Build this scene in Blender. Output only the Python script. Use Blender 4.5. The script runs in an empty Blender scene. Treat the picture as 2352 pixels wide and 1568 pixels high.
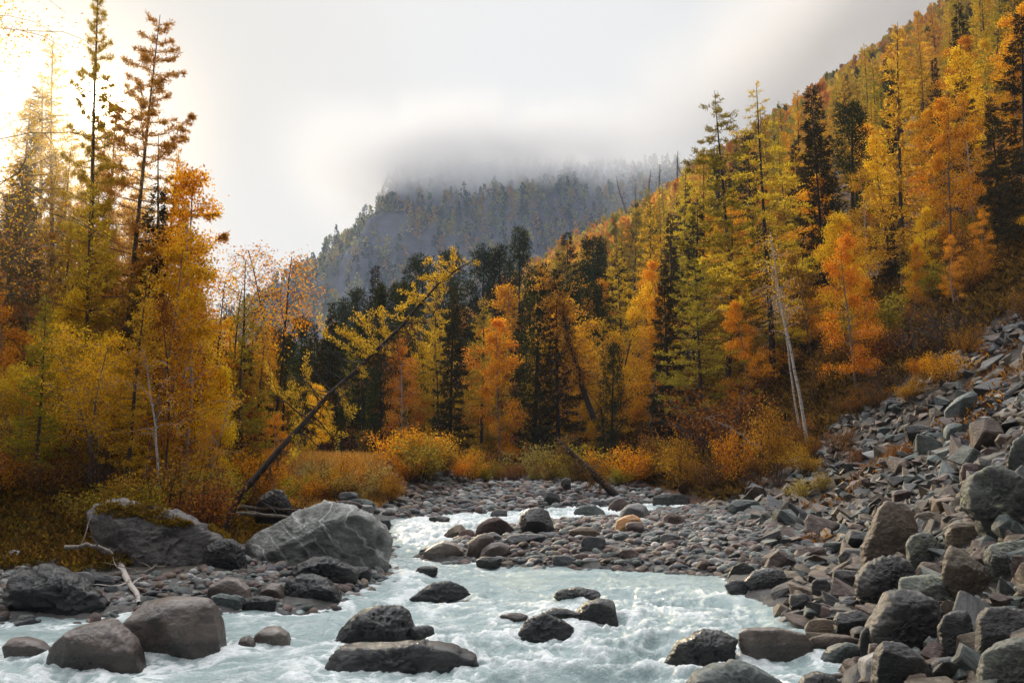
import bpy, math, random
import numpy as np
from mathutils import Vector, Euler

# ------------------------------------------------------------------ camera, sky, sun, exposure
S = bpy.context.scene
COL = S.collection
F = 35.0 / 36.0                      # focal length in picture widths
PITCH = math.radians(5.4)
CAM_H = 3.0
cam = bpy.data.cameras.new('camera')
cam.lens = 35.0; cam.sensor_width = 36.0; cam.clip_start = 0.1; cam.clip_end = 6000
cam_o = bpy.data.objects.new('camera', cam); COL.objects.link(cam_o)
cam_o.location = (0, 0, CAM_H); cam_o.rotation_euler = (math.pi / 2 + PITCH, 0, 0)
S.camera = cam_o
S.view_settings.view_transform = 'Standard'; S.view_settings.look = 'None'
S.view_settings.exposure = 0.0; S.view_settings.gamma = 1.0
S.render.engine = 'CYCLES'
S.cycles.use_denoising = True
S.cycles.max_bounces = 8; S.cycles.diffuse_bounces = 3; S.cycles.glossy_bounces = 2
S.cycles.transmission_bounces = 4; S.cycles.volume_bounces = 4; S.cycles.transparent_max_bounces = 4
S.cycles.volume_step_rate = 1.0; S.cycles.volume_max_steps = 64
S.cycles.sample_clamp_indirect = 6.0

SUN_AZ, SUN_EL = math.radians(-23.2), math.radians(17.3)      # azimuth from +Y towards +X
SUN_DIR = Vector((math.sin(SUN_AZ) * math.cos(SUN_EL), math.cos(SUN_AZ) * math.cos(SUN_EL), math.sin(SUN_EL)))

def build_world():
    w = bpy.data.worlds.new('World'); S.world = w; w.use_nodes = True
    nt = w.node_tree; nt.nodes.clear(); N = nt.nodes.new; L = nt.links.new
    out = N('ShaderNodeOutputWorld'); bg = N('ShaderNodeBackground')
    sky = N('ShaderNodeTexSky'); sky.sky_type = 'NISHITA'; sky.sun_disc = False
    sky.sun_elevation = SUN_EL; sky.sun_rotation = SUN_AZ
    tc = N('ShaderNodeTexCoord')
    nrm = N('ShaderNodeVectorMath'); nrm.operation = 'NORMALIZE'; L(tc.outputs['Generated'], nrm.inputs[0])
    sep = N('ShaderNodeSeparateXYZ'); L(nrm.outputs[0], sep.inputs[0])
    dot = N('ShaderNodeVectorMath'); dot.operation = 'DOT_PRODUCT'; L(nrm.outputs[0], dot.inputs[0]); dot.inputs[1].default_value = SUN_DIR
    def math_(op, a, b=None, clamp=False):
        m = N('ShaderNodeMath'); m.operation = op; m.use_clamp = clamp
        for i, v in enumerate((a, b)):
            if v is None: continue
            if isinstance(v, (int, float)): m.inputs[i].default_value = v
            else: L(v, m.inputs[i])
        return m.outputs[0]
    def ramp(v, stops):
        r = N('ShaderNodeValToRGB'); L(v, r.inputs[0]); e = r.color_ramp.elements
        while len(e) < len(stops): e.new(0.5)
        for k, (p, c) in zip(e, stops): k.position = p; k.color = (*c, 1)
        return r.outputs[0]
    # overcast cloud deck: grey away from the sun, whiter towards it
    ang = math_('MULTIPLY', math_('ARCCOSINE', dot.outputs['Value']), 1 / math.pi)
    deck = ramp(ang, [(0.0, (0.74, 0.70, 0.63)), (0.05, (0.80, 0.775, 0.735)), (0.10, (0.875, 0.86, 0.835)), (0.17, (0.84, 0.838, 0.828)), (0.30, (0.585, 0.587, 0.592)), (0.5, (0.19, 0.19, 0.20)), (1.0, (0.05, 0.053, 0.06))])
    # a brighter deck high overhead (outside the picture), as an overcast sky has
    up = math_('MULTIPLY', math_('SUBTRACT', sep.outputs['Z'], 0.42), 1.75, True)
    zen = ramp(up, [(0, (1, 1, 1)), (1, (1.75, 1.75, 1.78))])
    zr = zen.node; zr.color_ramp.elements[1].color = (1, 1, 1, 1)
    gain = math_('ADD', 1.0, math_('MULTIPLY', up, ZENITH_GAIN))
    n1 = N('ShaderNodeTexNoise'); n1.inputs['Scale'].default_value = 3.2; n1.inputs['Detail'].default_value = 5; L(nrm.outputs[0], n1.inputs['Vector'])
    cl = math_('ADD', 0.93, math_('MULTIPLY', n1.outputs['Fac'], 0.14))
    mul = N('ShaderNodeVectorMath'); mul.operation = 'SCALE'; L(deck, mul.inputs[0]); L(math_('MULTIPLY', cl, gain), mul.inputs[3])
    # warm aureole of the sun behind thin cloud
    d = math_('MULTIPLY', math_('ARCCOSINE', dot.outputs['Value']), 180 / math.pi)
    core = math_('MULTIPLY', math_('POWER', 2.718, math_('MULTIPLY', math_('POWER', math_('DIVIDE', d, 0.95), 2), -1)), SUN_CORE)
    halo = math_('MULTIPLY', math_('POWER', 2.718, math_('MULTIPLY', math_('POWER', math_('DIVIDE', d, 2.6), 0.9), -1)), SUN_HALO)
    c1 = N('ShaderNodeVectorMath'); c1.operation = 'SCALE'; c1.inputs[0].default_value = (1, 0.86, 0.6); L(core, c1.inputs[3])
    c2 = N('ShaderNodeVectorMath'); c2.operation = 'SCALE'; c2.inputs[0].default_value = (1, 0.80, 0.50); L(halo, c2.inputs[3])
    a1 = N('ShaderNodeVectorMath'); a1.operation = 'ADD'; L(c1.outputs[0], a1.inputs[0]); L(c2.outputs[0], a1.inputs[1])
    a2 = N('ShaderNodeVectorMath'); a2.operation = 'ADD'; L(a1.outputs[0], a2.inputs[0]); L(mul.outputs[0], a2.inputs[1])
    s2 = N('ShaderNodeVectorMath'); s2.operation = 'SCALE'; L(sky.outputs[0], s2.inputs[0]); s2.inputs[3].default_value = 0.003
    a3 = N('ShaderNodeVectorMath'); a3.operation = 'ADD'; L(a2.outputs[0], a3.inputs[0]); L(s2.outputs[0], a3.inputs[1])
    L(a3.outputs[0], bg.inputs[0]); bg.inputs[1].default_value = 1.0
    L(bg.outputs[0], out.inputs[0])
    w.cycles.sampling_method = 'MANUAL'; w.cycles.sample_map_resolution = 512
ZENITH_GAIN = 7.0; SUN_CORE = 45.0; SUN_HALO = 0.9
build_world()
sun = bpy.data.lights.new('sun', 'SUN'); sun.energy = 4.5; sun.angle = math.radians(2.0); sun.color = (1.0, 0.80, 0.52)
sun_o = bpy.data.objects.new('sun', sun); COL.objects.link(sun_o)
sun_o.rotation_euler = SUN_DIR.to_track_quat('Z', 'Y').to_euler(); sun_o.location = SUN_DIR * 300

# ------------------------------------------------------------------ noise and picture geometry
rng = np.random.default_rng(11)
random.seed(11)
def _hash(ix, iy, iz, seed):
    h = (ix.astype(np.int64) * 374761393 + iy.astype(np.int64) * 668265263 + iz.astype(np.int64) * 1440662683 + seed * 974711) & 0xFFFFFFFF
    h = ((h ^ (h >> 13)) * 1274126177) & 0xFFFFFFFF
    h = h ^ (h >> 16)
    return (h & 0xFFFFFF).astype(np.float32) / np.float32(0xFFFFFF)
def vnoise(x, y, z=None, seed=0):
    x = np.asarray(x, dtype=np.float64); y = np.asarray(y, dtype=np.float64)
    z = np.zeros_like(x) if z is None else np.asarray(z, dtype=np.float64)
    ix, iy, iz = np.floor(x), np.floor(y), np.floor(z)
    fx, fy, fz = x - ix, y - iy, z - iz
    fx, fy, fz = fx * fx * (3 - 2 * fx), fy * fy * (3 - 2 * fy), fz * fz * (3 - 2 * fz)
    ix, iy, iz = ix.astype(np.int64), iy.astype(np.int64), iz.astype(np.int64)
    r = 0
    for dz in (0, 1):
        wz = fz if dz else 1 - fz
        a = _hash(ix, iy, iz + dz, seed) * (1 - fx) + _hash(ix + 1, iy, iz + dz, seed) * fx
        b = _hash(ix, iy + 1, iz + dz, seed) * (1 - fx) + _hash(ix + 1, iy + 1, iz + dz, seed) * fx
        r = r + wz * (a * (1 - fy) + b * fy)
    return r * 2 - 1
def fbm(x, y, z=None, oct=4, seed=0, gain=0.5):
    r, a, f, t = 0, 1.0, 1.0, 0
    for k in range(oct):
        r = r + a * vnoise(np.asarray(x) * f, np.asarray(y) * f, None if z is None else np.asarray(z) * f, seed + k * 17)
        t += a; a *= gain; f *= 2.03
    return r / t
def sstep(a, b, v):
    t = np.clip((np.asarray(v, dtype=float) - a) / (b - a), 0, 1)
    return t * t * (3 - 2 * t)

CP, SP = math.cos(PITCH), math.sin(PITCH)
def ray(px, py):
    """slopes (x per metre ahead, z per metre ahead) of the view through a pixel of the 1024-wide picture"""
    u = (px - 512) / (1024 * F); v = (341 - py) / (1024 * F)
    fy = CP - v * SP
    return u / fy, (SP + v * CP) / fy
def at(px, py, Y):
    a, e = ray(px, py)
    return Vector((a * Y, Y, CAM_H + e * Y))
def to_px(X, Y, Z):
    """inverse of ray(), vectorised"""
    dz = Z - CAM_H
    f = Y * CP + dz * SP; v = -Y * SP + dz * CP
    return 512 + X / f * 1024 * F, 341 - v / f * 1024 * F
K = 1024 / 2352.0                    # the pixel lists below were read off a 2352-wide view
def g2(x, y): return (x * K, y * K)

# ------------------------------------------------------------------ terrain as functions
SHORE = np.array([(-40, 2), (-40, 15.0), (-14, 15.2), (-8.3, 16.0), (-6.4, 16.3), (-4.9, 16.5), (-3.1, 17.5), (-2.8, 19.0), (-2.65, 20.6), (-2.9, 22.5), (-3.2, 25), (-3.6, 28),
                  (-4.0, 32.6), (-1.2, 35.2), (1.2, 36.6), (5.1, 38.6), (9, 40.6), (13, 42.6), (14, 39.5), (9.5, 37.6), (6.1, 35.4), (3.6, 32.9), (1.0, 31.0), (-0.9, 28.4), (-1.7, 25.3), (-2.1, 23.1),
                  (-0.25, 22.3), (1.0, 21.8), (3.0, 21.2), (4.3, 20.4), (4.2, 18.3), (4.6, 17.0), (4.57, 15.5), (4.6, 13.6), (4.1, 11.6), (3.7, 8), (3.4, 2)])
def shore_dist(X, Y):
    """signed distance to the water's edge: positive on land"""
    X = np.asarray(X, float); Y = np.asarray(Y, float)
    d2 = np.full(X.shape, 1e9); inside = np.zeros(X.shape, bool)
    P = SHORE; Q = np.roll(SHORE, -1, axis=0)
    for (x1, y1), (x2, y2) in zip(P, Q):
        ex, ey = x2 - x1, y2 - y1
        t = np.clip(((X - x1) * ex + (Y - y1) * ey) / (ex * ex + ey * ey), 0, 1)
        d2 = np.minimum(d2, (X - x1 - t * ex) ** 2 + (Y - y1 - t * ey) ** 2)
        c = ((y1 > Y) != (y2 > Y))
        with np.errstate(divide='ignore', invalid='ignore'):
            xi = (x2 - x1) * (Y - y1) / (y2 - y1 if y2 != y1 else 1e-9) + x1
        inside ^= c & (X < xi)
    d = np.sqrt(d2)
    return np.where(inside, -d, d)
def water_z(Y): return 0.01 * np.minimum(np.asarray(Y, float), 120)
def toe(Y): return np.interp(Y, [0, 10, 16, 20, 25, 30, 36], [3.7, 4.4, 5.0, 6.0, 7.0, 7.5, 7.13]) + np.where(np.asarray(Y) > 36, -(np.asarray(Y, float) - 36) * 0.232, 0)
def smax(a, b, k):
    h = np.clip(0.5 + 0.5 * (b - a) / k, 0, 1)
    return a * (1 - h) + b * h + k * h * (1 - h)
def height(X, Y):
    X = np.asarray(X, float); Y = np.asarray(Y, float)
    d = shore_dist(X, Y); w = water_z(Y)
    wob = fbm(X * 0.35, Y * 0.35, oct=4, seed=3)
    left = sstep(-1.8, -3.2, X - np.where(Y > 30, (Y - 30) * 0.9, 0) * 0 )
    bank = 0.04 + 0.42 * (1 - np.exp(-np.maximum(d, 0) / 3.0)) + 0.05 * wob
    lb = 1.15 * sstep(2.2, 7.0, d + wob * 0.8) + 0.35 * sstep(7, 20, d) * (0.5 + 0.5 * wob)
    bank = bank + left * lb * sstep(60, 40, Y) + left * 0.5 * sstep(44, 70, Y)
    bed = -np.clip(-d * 0.35, 0, 0.9)
    base = w + np.where(d > 0, bank, bed)
    big = sstep(45, 160, Y)
    s = 0.65 * (X - toe(Y))
    s = s + (0.25 + 2.2 * big) * fbm(X * 0.05, Y * 0.05, oct=3, seed=9) + 0.22 * fbm(X * 0.5, Y * 0.5, oct=3, seed=5)
    s = s + sstep(150, 320, Y) * 9.0 * np.abs(fbm(X * 0.014, Y * 0.014, oct=4, seed=21))
    s = s - np.maximum(Y - 410, 0) ** 2 * 0.012
    s = np.where(Y < 9, s - (9 - Y) * 0.35, s)
    return smax(base, s, 0.5 + 1.2 * big)
def hgt(x, y): return float(height(np.array([x]), np.array([y]))[0])
def ground(px, py, y0=6.0, y1=600.0):
    """where the view through a pixel first meets the terrain (or the water)"""
    a, e = ray(px, py)
    Y = np.geomspace(y0, y1, 900)
    g = np.maximum(height(a * Y, Y), water_z(Y))
    z = CAM_H + e * Y
    hit = np.nonzero(z <= g)[0]
    if not len(hit): return None
    i = hit[0]
    if i == 0: return Vector((a * Y[0], Y[0], g[0]))
    t = (z[i - 1] - g[i - 1]) / ((z[i - 1] - g[i - 1]) - (z[i] - g[i]) + 1e-9)
    y = Y[i - 1] + t * (Y[i] - Y[i - 1])
    return Vector((a * y, y, CAM_H + e * y))

# ------------------------------------------------------------------ mesh collector and object helpers
class MB:
    """collects vertices and polygons, then links them as ONE mesh object"""
    def __init__(s): s.v = []; s.q = []; s.t = []; s.n = 0; s.qm = []; s.tm = []; s.qc = []; s.tc = []
    def add(s, v, quads=None, tris=None, mat=0):
        v = np.asarray(v, np.float32).reshape(-1, 3)
        if quads is not None and len(quads):
            s.q.append(np.asarray(quads, np.int32).reshape(-1, 4) + s.n); s.qm.append(np.full(len(s.q[-1]), mat, np.int32))
        if tris is not None and len(tris):
            s.t.append(np.asarray(tris, np.int32).reshape(-1, 3) + s.n); s.tm.append(np.full(len(s.t[-1]), mat, np.int32))
        s.v.append(v); s.n += len(v)
    def mesh(s, name, mats, smooth=True):
        me = bpy.data.meshes.new(name)
        v = np.concatenate(s.v) if s.v else np.zeros((0, 3), np.float32)
        q = np.concatenate(s.q) if s.q else np.zeros((0, 4), np.int32)
        t = np.concatenate(s.t) if s.t else np.zeros((0, 3), np.int32)
        me.vertices.add(len(v)); me.vertices.foreach_set('co', v.ravel())
        loops = np.concatenate([q.ravel(), t.ravel()]).astype(np.int32)
        me.loops.add(len(loops)); me.loops.foreach_set('vertex_index', loops)
        me.polygons.add(len(q) + len(t))
        starts = np.concatenate([np.arange(len(q)) * 4, len(q) * 4 + np.arange(len(t)) * 3]).astype(np.int32)
        me.polygons.foreach_set('loop_start', starts)
        mi = np.concatenate(s.qm + s.tm) if (s.qm or s.tm) else np.zeros(0, np.int32)
        me.polygons.foreach_set('material_index', mi)
        me.polygons.foreach_set('use_smooth', np.full(len(q) + len(t), smooth, bool))
        for m in (mats if isinstance(mats, (list, tuple)) else [mats]): me.materials.append(m)
        me.update(calc_edges=True)
        return me
    def build(s, name, mats, parent=None, smooth=True):
        o = bpy.data.objects.new(name, s.mesh(name, mats, smooth)); COL.objects.link(o); o.parent = parent
        return o
def attr(me, name, data, kind='FLOAT'):
    a = me.attributes.new(name, kind, 'POINT')
    a.data.foreach_set('value' if kind == 'FLOAT' else 'color', np.asarray(data, np.float32).ravel())
def tag(o, label=None, cat=None, group=None, kind=None):
    if label: o['label'] = label
    if cat: o['category'] = cat
    if group: o['group'] = group
    if kind: o['kind'] = kind
    return o
def empty(name, loc, rz=0, tilt=(0, 0)):
    o = bpy.data.objects.new(name, None); COL.objects.link(o); o.empty_display_size = 0.3
    o.location = loc; o.rotation_euler = (tilt[0], tilt[1], rz); return o
def linkmesh(name, me, parent):
    o = bpy.data.objects.new(name, me); COL.objects.link(o); o.parent = parent; return o
def grid_faces(nr, nc):
    i = np.arange(nr - 1)[:, None] * nc + np.arange(nc - 1)[None, :]
    return np.stack([i, i + 1, i + 1 + nc, i + nc], -1).reshape(-1, 4)
def tube(mb, pts, rad, n=6, mat=0, cap=True):
    pts = np.asarray(pts, float); rad = np.asarray(rad, float); m = len(pts)
    d = np.gradient(pts, axis=0); d /= np.linalg.norm(d, axis=1)[:, None] + 1e-9
    ref = np.array([0.0, 0, 1]) if abs(d[0, 2]) < 0.9 else np.array([1.0, 0, 0])
    u = np.cross(d, ref); u /= np.linalg.norm(u, axis=1)[:, None] + 1e-9
    w = np.cross(d, u)
    a = np.arange(n) / n * 2 * np.pi
    v = pts[:, None, :] + rad[:, None, None] * (np.cos(a)[None, :, None] * u[:, None, :] + np.sin(a)[None, :, None] * w[:, None, :])
    i = np.arange(m - 1)[:, None] * n; j = np.arange(n)[None, :]; k = (j + 1) % n
    q = np.stack([i + j, i + k, i + n + k, i + n + j], -1).reshape(-1, 4)
    mb.add(v.reshape(-1, 3), q, None, mat)
def diamonds(mb, c, d, L, W, mat=0, r=None):
    """one leaf-sized diamond at each point c, along direction d, of length L and width W"""
    r = r or rng
    c = np.asarray(c, float); n = len(c)
    if n == 0: return
    d = d / (np.linalg.norm(d, axis=1)[:, None] + 1e-9)
    o = r.normal(size=(n, 3)); s = np.cross(d, o); s /= np.linalg.norm(s, axis=1)[:, None] + 1e-9
    L = np.broadcast_to(np.asarray(L, float), (n,))[:, None]; W = np.broadcast_to(np.asarray(W, float), (n,))[:, None]
    up = np.cross(s, d) * L * 0.12
    v = np.stack([c, c + d * L * 0.5 + s * W * 0.5 + up, c + d * L, c + d * L * 0.5 - s * W * 0.5 + up], 1)
    mb.add(v.reshape(-1, 3), np.arange(n * 4).reshape(n, 4), None, mat)

# ------------------------------------------------------------------ materials
def mat_new(name):
    m = bpy.data.materials.new(name); m.use_nodes = True; nt = m.node_tree; nt.nodes.clear()
    out = nt.nodes.new('ShaderNodeOutputMaterial')
    return m, nt, nt.nodes.new, nt.links.new, out
def cr(N, L, v, stops, interp='LINEAR'):
    r = N('ShaderNodeValToRGB'); L(v, r.inputs[0]); e = r.color_ramp.elements; r.color_ramp.interpolation = interp
    while len(e) < len(stops): e.new(0.5)
    for k, (p, c) in zip(e, stops): k.position = p; k.color = (*c, 1)
    return r.outputs[0]
def mth(N, L, op, a, b=0.0, clamp=False):
    m = N('ShaderNodeMath'); m.operation = op; m.use_clamp = clamp
    for i, v in enumerate((a, b)):
        if isinstance(v, (int, float)): m.inputs[i].default_value = v
        else: L(v, m.inputs[i])
    return m.outputs[0]
def mixc(N, L, f, a, b, mode='MIX'):
    m = N('ShaderNodeMix'); m.data_type = 'RGBA'; m.blend_type = mode
    if isinstance(f, (int, float)): m.inputs[0].default_value = f
    else: L(f, m.inputs[0])
    for i, v in ((6, a), (7, b)):
        if isinstance(v, tuple): m.inputs[i].default_value = (*v, 1)
        else: L(v, m.inputs[i])
    return m.outputs[2]
def noise(N, L, vec, scale, detail=4, rough=0.55, dist=0.0):
    n = N('ShaderNodeTexNoise'); n.inputs['Scale'].default_value = scale; n.inputs['Detail'].default_value = detail
    n.inputs['Roughness'].default_value = rough; n.inputs['Distortion'].default_value = dist
    if vec is not None: L(vec, n.inputs['Vector'])
    return n.outputs['Fac']
def leaf_mat(name, stops, transl=0.4, hue=0.03, val=0.35):
    m, nt, N, L, out = mat_new(name)
    g = N('ShaderNodeNewGeometry'); oi = N('ShaderNodeObjectInfo')
    c = cr(N, L, g.outputs['Random Per Island'], stops)
    h = N('ShaderNodeHueSaturation'); L(c, h.inputs['Color'])
    L(mth(N, L, 'ADD', 0.5 - hue / 2, mth(N, L, 'MULTIPLY', oi.outputs['Random'], hue)), h.inputs['Hue'])
    r2 = mth(N, L, 'FRACT', mth(N, L, 'MULTIPLY', oi.outputs['Random'], 7.31))
    L(mth(N, L, 'ADD', 1 - val / 2, mth(N, L, 'MULTIPLY', r2, val)), h.inputs['Value'])
    di = N('ShaderNodeBsdfDiffuse'); tr = N('ShaderNodeBsdfTranslucent'); L(h.outputs[0], di.inputs[0]); L(h.outputs[0], tr.inputs[0])
    mx = N('ShaderNodeMixShader'); mx.inputs[0].default_value = transl; L(di.outputs[0], mx.inputs[1]); L(tr.outputs[0], mx.inputs[2]); L(mx.outputs[0], out.inputs[0])
    return m
def bark_mat(name, a, b, scale=6.0, birch=False):
    m, nt, N, L, out = mat_new(name)
    tc = N('ShaderNodeTexCoord'); mp = N('ShaderNodeMapping'); L(tc.outputs['Object'], mp.inputs[0])
    mp.inputs['Scale'].default_value = (1, 1, 3.5) if birch else (3, 3, 0.6)
    f = noise(N, L, mp.outputs[0], scale, 5, 0.65)
    c = cr(N, L, f, [(0.36, b), (0.44, a), (0.6, a), (0.75, tuple(x * 0.8 for x in a))] if birch else [(0.3, b), (0.7, a)])
    p = N('ShaderNodeBsdfPrincipled'); L(c, p.inputs['Base Color']); p.inputs['Roughness'].default_value = 0.9
    bp = N('ShaderNodeBump'); bp.inputs['Strength'].default_value = 0.6; bp.inputs['Distance'].default_value = 0.03; L(f, bp.inputs['Height']); L(bp.outputs[0], p.inputs['Normal'])
    L(p.outputs[0], out.inputs[0]); return m
def rock_mat(name, a, b, c, rough=0.62, lichen=None, moss=None, vein=None, scale=1.0, bump=0.7, spec=0.4, wet=None):
    m, nt, N, L, out = mat_new(name)
    tc = N('ShaderNodeTexCoord'); oi = N('ShaderNodeObjectInfo'); ad = N('ShaderNodeVectorMath'); L(tc.outputs['Object'], ad.inputs[0])
    sc = N('ShaderNodeVectorMath'); sc.operation = 'SCALE'; sc.inputs[0].default_value = (17, 31, 23); L(oi.outputs['Random'], sc.inputs[3]); L(sc.outputs[0], ad.inputs[1])
    V = ad.outputs[0]
    st = N('ShaderNodeMapping'); st.inputs['Rotation'].default_value = (0.5, 0.35, 0.2); st.inputs['Scale'].default_value = (0.85, 1.0, 1.7); L(V, st.inputs[0])
    f1 = noise(N, L, V, 1.6 * scale, 6, 0.6, 0.3); f2 = noise(N, L, st.outputs[0], 3.2 * scale, 10, 0.68, 0.25); f3 = noise(N, L, V, 26 * scale, 6, 0.7)
    col = cr(N, L, f1, [(0.32, a), (0.52, b), (0.70, c)])
    col = mixc(N, L, 0.75, col, cr(N, L, f2, [(0.3, (0.5, 0.5, 0.5)), (0.5, (0.95, 0.95, 0.95)), (0.7, (1.3, 1.28, 1.25))]), 'MULTIPLY')
    vo = N('ShaderNodeTexVoronoi'); vo.feature = 'DISTANCE_TO_EDGE'; vo.inputs['Scale'].default_value = 1.7 * scale; dv = N('ShaderNodeVectorMath'); dn_ = N('ShaderNodeTexNoise'); dn_.inputs['Scale'].default_value = 3.0; dn_.inputs['Detail'].default_value = 5; L(V, dn_.inputs['Vector']); sv_ = N('ShaderNodeVectorMath'); sv_.operation = 'SCALE'; sv_.inputs[3].default_value = 0.9; L(dn_.outputs['Color'], sv_.inputs[0]); L(V, dv.inputs[0]); L(sv_.outputs[0], dv.inputs[1]); L(dv.outputs[0], vo.inputs['Vector'])
    crack = cr(N, L, vo.outputs['Distance'], [(0.0, (0.25, 0.25, 0.25)), (0.03, (1, 1, 1))])
    col = mixc(N, L, 0.6, col, crack, 'MULTIPLY')
    col = mixc(N, L, 0.5, col, cr(N, L, f3, [(0.3, (0.55, 0.55, 0.55)), (0.7, (1.35, 1.35, 1.35))]), 'MULTIPLY')
    h = N('ShaderNodeHueSaturation'); L(col, h.inputs['Color']); r2 = mth(N, L, 'FRACT', mth(N, L, 'MULTIPLY', oi.outputs['Random'], 5.7))
    L(mth(N, L, 'ADD', 0.72, mth(N, L, 'MULTIPLY', r2, 0.6)), h.inputs['Value']); L(mth(N, L, 'ADD', 0.485, mth(N, L, 'MULTIPLY', oi.outputs['Random'], 0.03)), h.inputs['Hue'])
    col = h.outputs[0]
    geo = N('ShaderNodeNewGeometry'); sx = N('ShaderNodeSeparateXYZ'); L(geo.outputs['Normal'], sx.inputs[0])
    if vein:
        w = N('ShaderNodeTexWave'); w.inputs['Scale'].default_value = 0.8; w.inputs['Distortion'].default_value = 9; w.inputs['Detail'].default_value = 4; L(st.outputs[0], w.inputs['Vector'])
        col = mixc(N, L, mth(N, L, 'MULTIPLY', mth(N, L, 'POWER', w.outputs['Fac'], 60), 0.6), col, vein)
    if lichen:
        fl = noise(N, L, V, 5.0 * scale, 8, 0.75); k = cr(N, L, fl, [(0.56, (0, 0, 0)), (0.64, (1, 1, 1))])
        col = mixc(N, L, mth(N, L, 'MULTIPLY', k, mth(N, L, 'ADD', mth(N, L, 'MULTIPLY', sx.outputs['Z'], 0.7), 0.15, True)), col, lichen)
    if moss:
        fm = noise(N, L, V, 3.4, 7, 0.7); k = cr(N, L, fm, [(0.60, (0, 0, 0)), (0.65, (1, 1, 1))])
        col = mixc(N, L, mth(N, L, 'MULTIPLY', k, mth(N, L, 'MULTIPLY', mth(N, L, 'SUBTRACT', sx.outputs['Z'], 0.35), 2.2, True)), col, moss)
    wa = N('ShaderNodeAttribute'); wa.attribute_name = 'wet'; wf = wa.outputs['Fac']
    col = mixc(N, L, mth(N, L, 'MULTIPLY', wf, 0.7), col, mixc(N, L, 1.0, col, (0.22, 0.22, 0.22), 'MULTIPLY'))
    p = N('ShaderNodeBsdfPrincipled'); L(col, p.inputs['Base Color']); p.inputs['Specular IOR Level'].default_value = spec
    L(mth(N, L, 'SUBTRACT', mth(N, L, 'ADD', rough - 0.12, mth(N, L, 'MULTIPLY', f2, 0.25)), mth(N, L, 'MULTIPLY', wf, rough - 0.25)), p.inputs['Roughness'])
    b1 = N('ShaderNodeBump'); b1.inputs['Strength'].default_value = bump; b1.inputs['Distance'].default_value = 0.10; L(f2, b1.inputs['Height'])
    b2 = N('ShaderNodeBump'); b2.inputs['Strength'].default_value = bump * 0.6; b2.inputs['Distance'].default_value = 0.02; L(f3, b2.inputs['Height']); L(b1.outputs[0], b2.inputs['Normal'])
    L(b2.outputs[0], p.inputs['Normal']); L(p.outputs[0], out.inputs[0]); return m
def attr_mat(name, attribute='col', rough=0.9, transl=0.0, bump=None):
    m, nt, N, L, out = mat_new(name)
    a = N('ShaderNodeAttribute'); a.attribute_name = attribute
    if transl:
        di = N('ShaderNodeBsdfDiffuse'); tr = N('ShaderNodeBsdfTranslucent'); L(a.outputs['Color'], di.inputs[0]); L(a.outputs['Color'], tr.inputs[0])
        mx = N('ShaderNodeMixShader'); mx.inputs[0].default_value = transl; L(di.outputs[0], mx.inputs[1]); L(tr.outputs[0], mx.inputs[2]); L(mx.outputs[0], out.inputs[0])
    else:
        p = N('ShaderNodeBsdfPrincipled'); p.inputs['Roughness'].default_value = rough
        tc = N('ShaderNodeTexCoord'); f = noise(N, L, tc.outputs['Object'], bump or 9.0, 7, 0.7)
        c = mixc(N, L, 0.7, a.outputs['Color'], cr(N, L, f, [(0.3, (0.45, 0.45, 0.45)), (0.7, (1.5, 1.5, 1.5))]), 'MULTIPLY'); L(c, p.inputs['Base Color'])
        bp = N('ShaderNodeBump'); bp.inputs['Strength'].default_value = 0.8; bp.inputs['Distance'].default_value = 0.6 / (bump or 9.0); L(f, bp.inputs['Height']); L(bp.outputs[0], p.inputs['Normal'])
        L(p.outputs[0], out.inputs[0])
    return m
M = {}
M['birch_leaf'] = leaf_mat('birch_leaf', [(0, (0.28, 0.085, 0.008)), (0.35, (0.68, 0.27, 0.012)), (0.7, (0.86, 0.42, 0.016)), (1, (0.92, 0.56, 0.03))], 0.5)
M['gold_leaf'] = leaf_mat('gold_leaf', [(0, (0.36, 0.16, 0.010)), (0.4, (0.80, 0.47, 0.016)), (1, (0.94, 0.68, 0.04))], 0.5)
M['larch_needle'] = leaf_mat('larch_needle', [(0, (0.28, 0.15, 0.015)), (0.4, (0.56, 0.34, 0.025)), (1, (0.84, 0.56, 0.05))], 0.55, 0.05)
M['olive_needle'] = leaf_mat('olive_needle', [(0, (0.16, 0.12, 0.015)), (0.5, (0.34, 0.26, 0.025)), (1, (0.52, 0.38, 0.04))], 0.4, 0.05)
M['pine_needle'] = leaf_mat('pine_needle', [(0, (0.018, 0.026, 0.010)), (0.5, (0.042, 0.055, 0.018)), (1, (0.09, 0.095, 0.03))], 0.2, 0.04)
M['spruce_needle'] = leaf_mat('spruce_needle', [(0, (0.022, 0.022, 0.010)), (0.5, (0.05, 0.045, 0.018)), (1, (0.11, 0.085, 0.03))], 0.2, 0.04)
M['dry_needle'] = leaf_mat('dry_needle', [(0, (0.10, 0.05, 0.015)), (0.5, (0.20, 0.11, 0.03)), (1, (0.34, 0.22, 0.07))], 0.3, 0.03)
M['willow_leaf'] = leaf_mat('willow_leaf', [(0, (0.22, 0.15, 0.03)), (0.5, (0.42, 0.30, 0.07)), (1, (0.60, 0.46, 0.13))], 0.4)
M['rust_leaf'] = leaf_mat('rust_leaf', [(0, (0.09, 0.035, 0.010)), (0.5, (0.24, 0.095, 0.018)), (1, (0.48, 0.22, 0.03))], 0.35)
M['heath'] = leaf_mat('heath_leaf', [(0, (0.05, 0.03, 0.010)), (0.5, (0.13, 0.075, 0.016)), (1, (0.28, 0.16, 0.025))], 0.3)
M['grass_blade'] = leaf_mat('grass_blade', [(0, (0.34, 0.16, 0.03)), (0.5, (0.55, 0.30, 0.05)), (1, (0.72, 0.45, 0.10))], 0.4)
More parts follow.
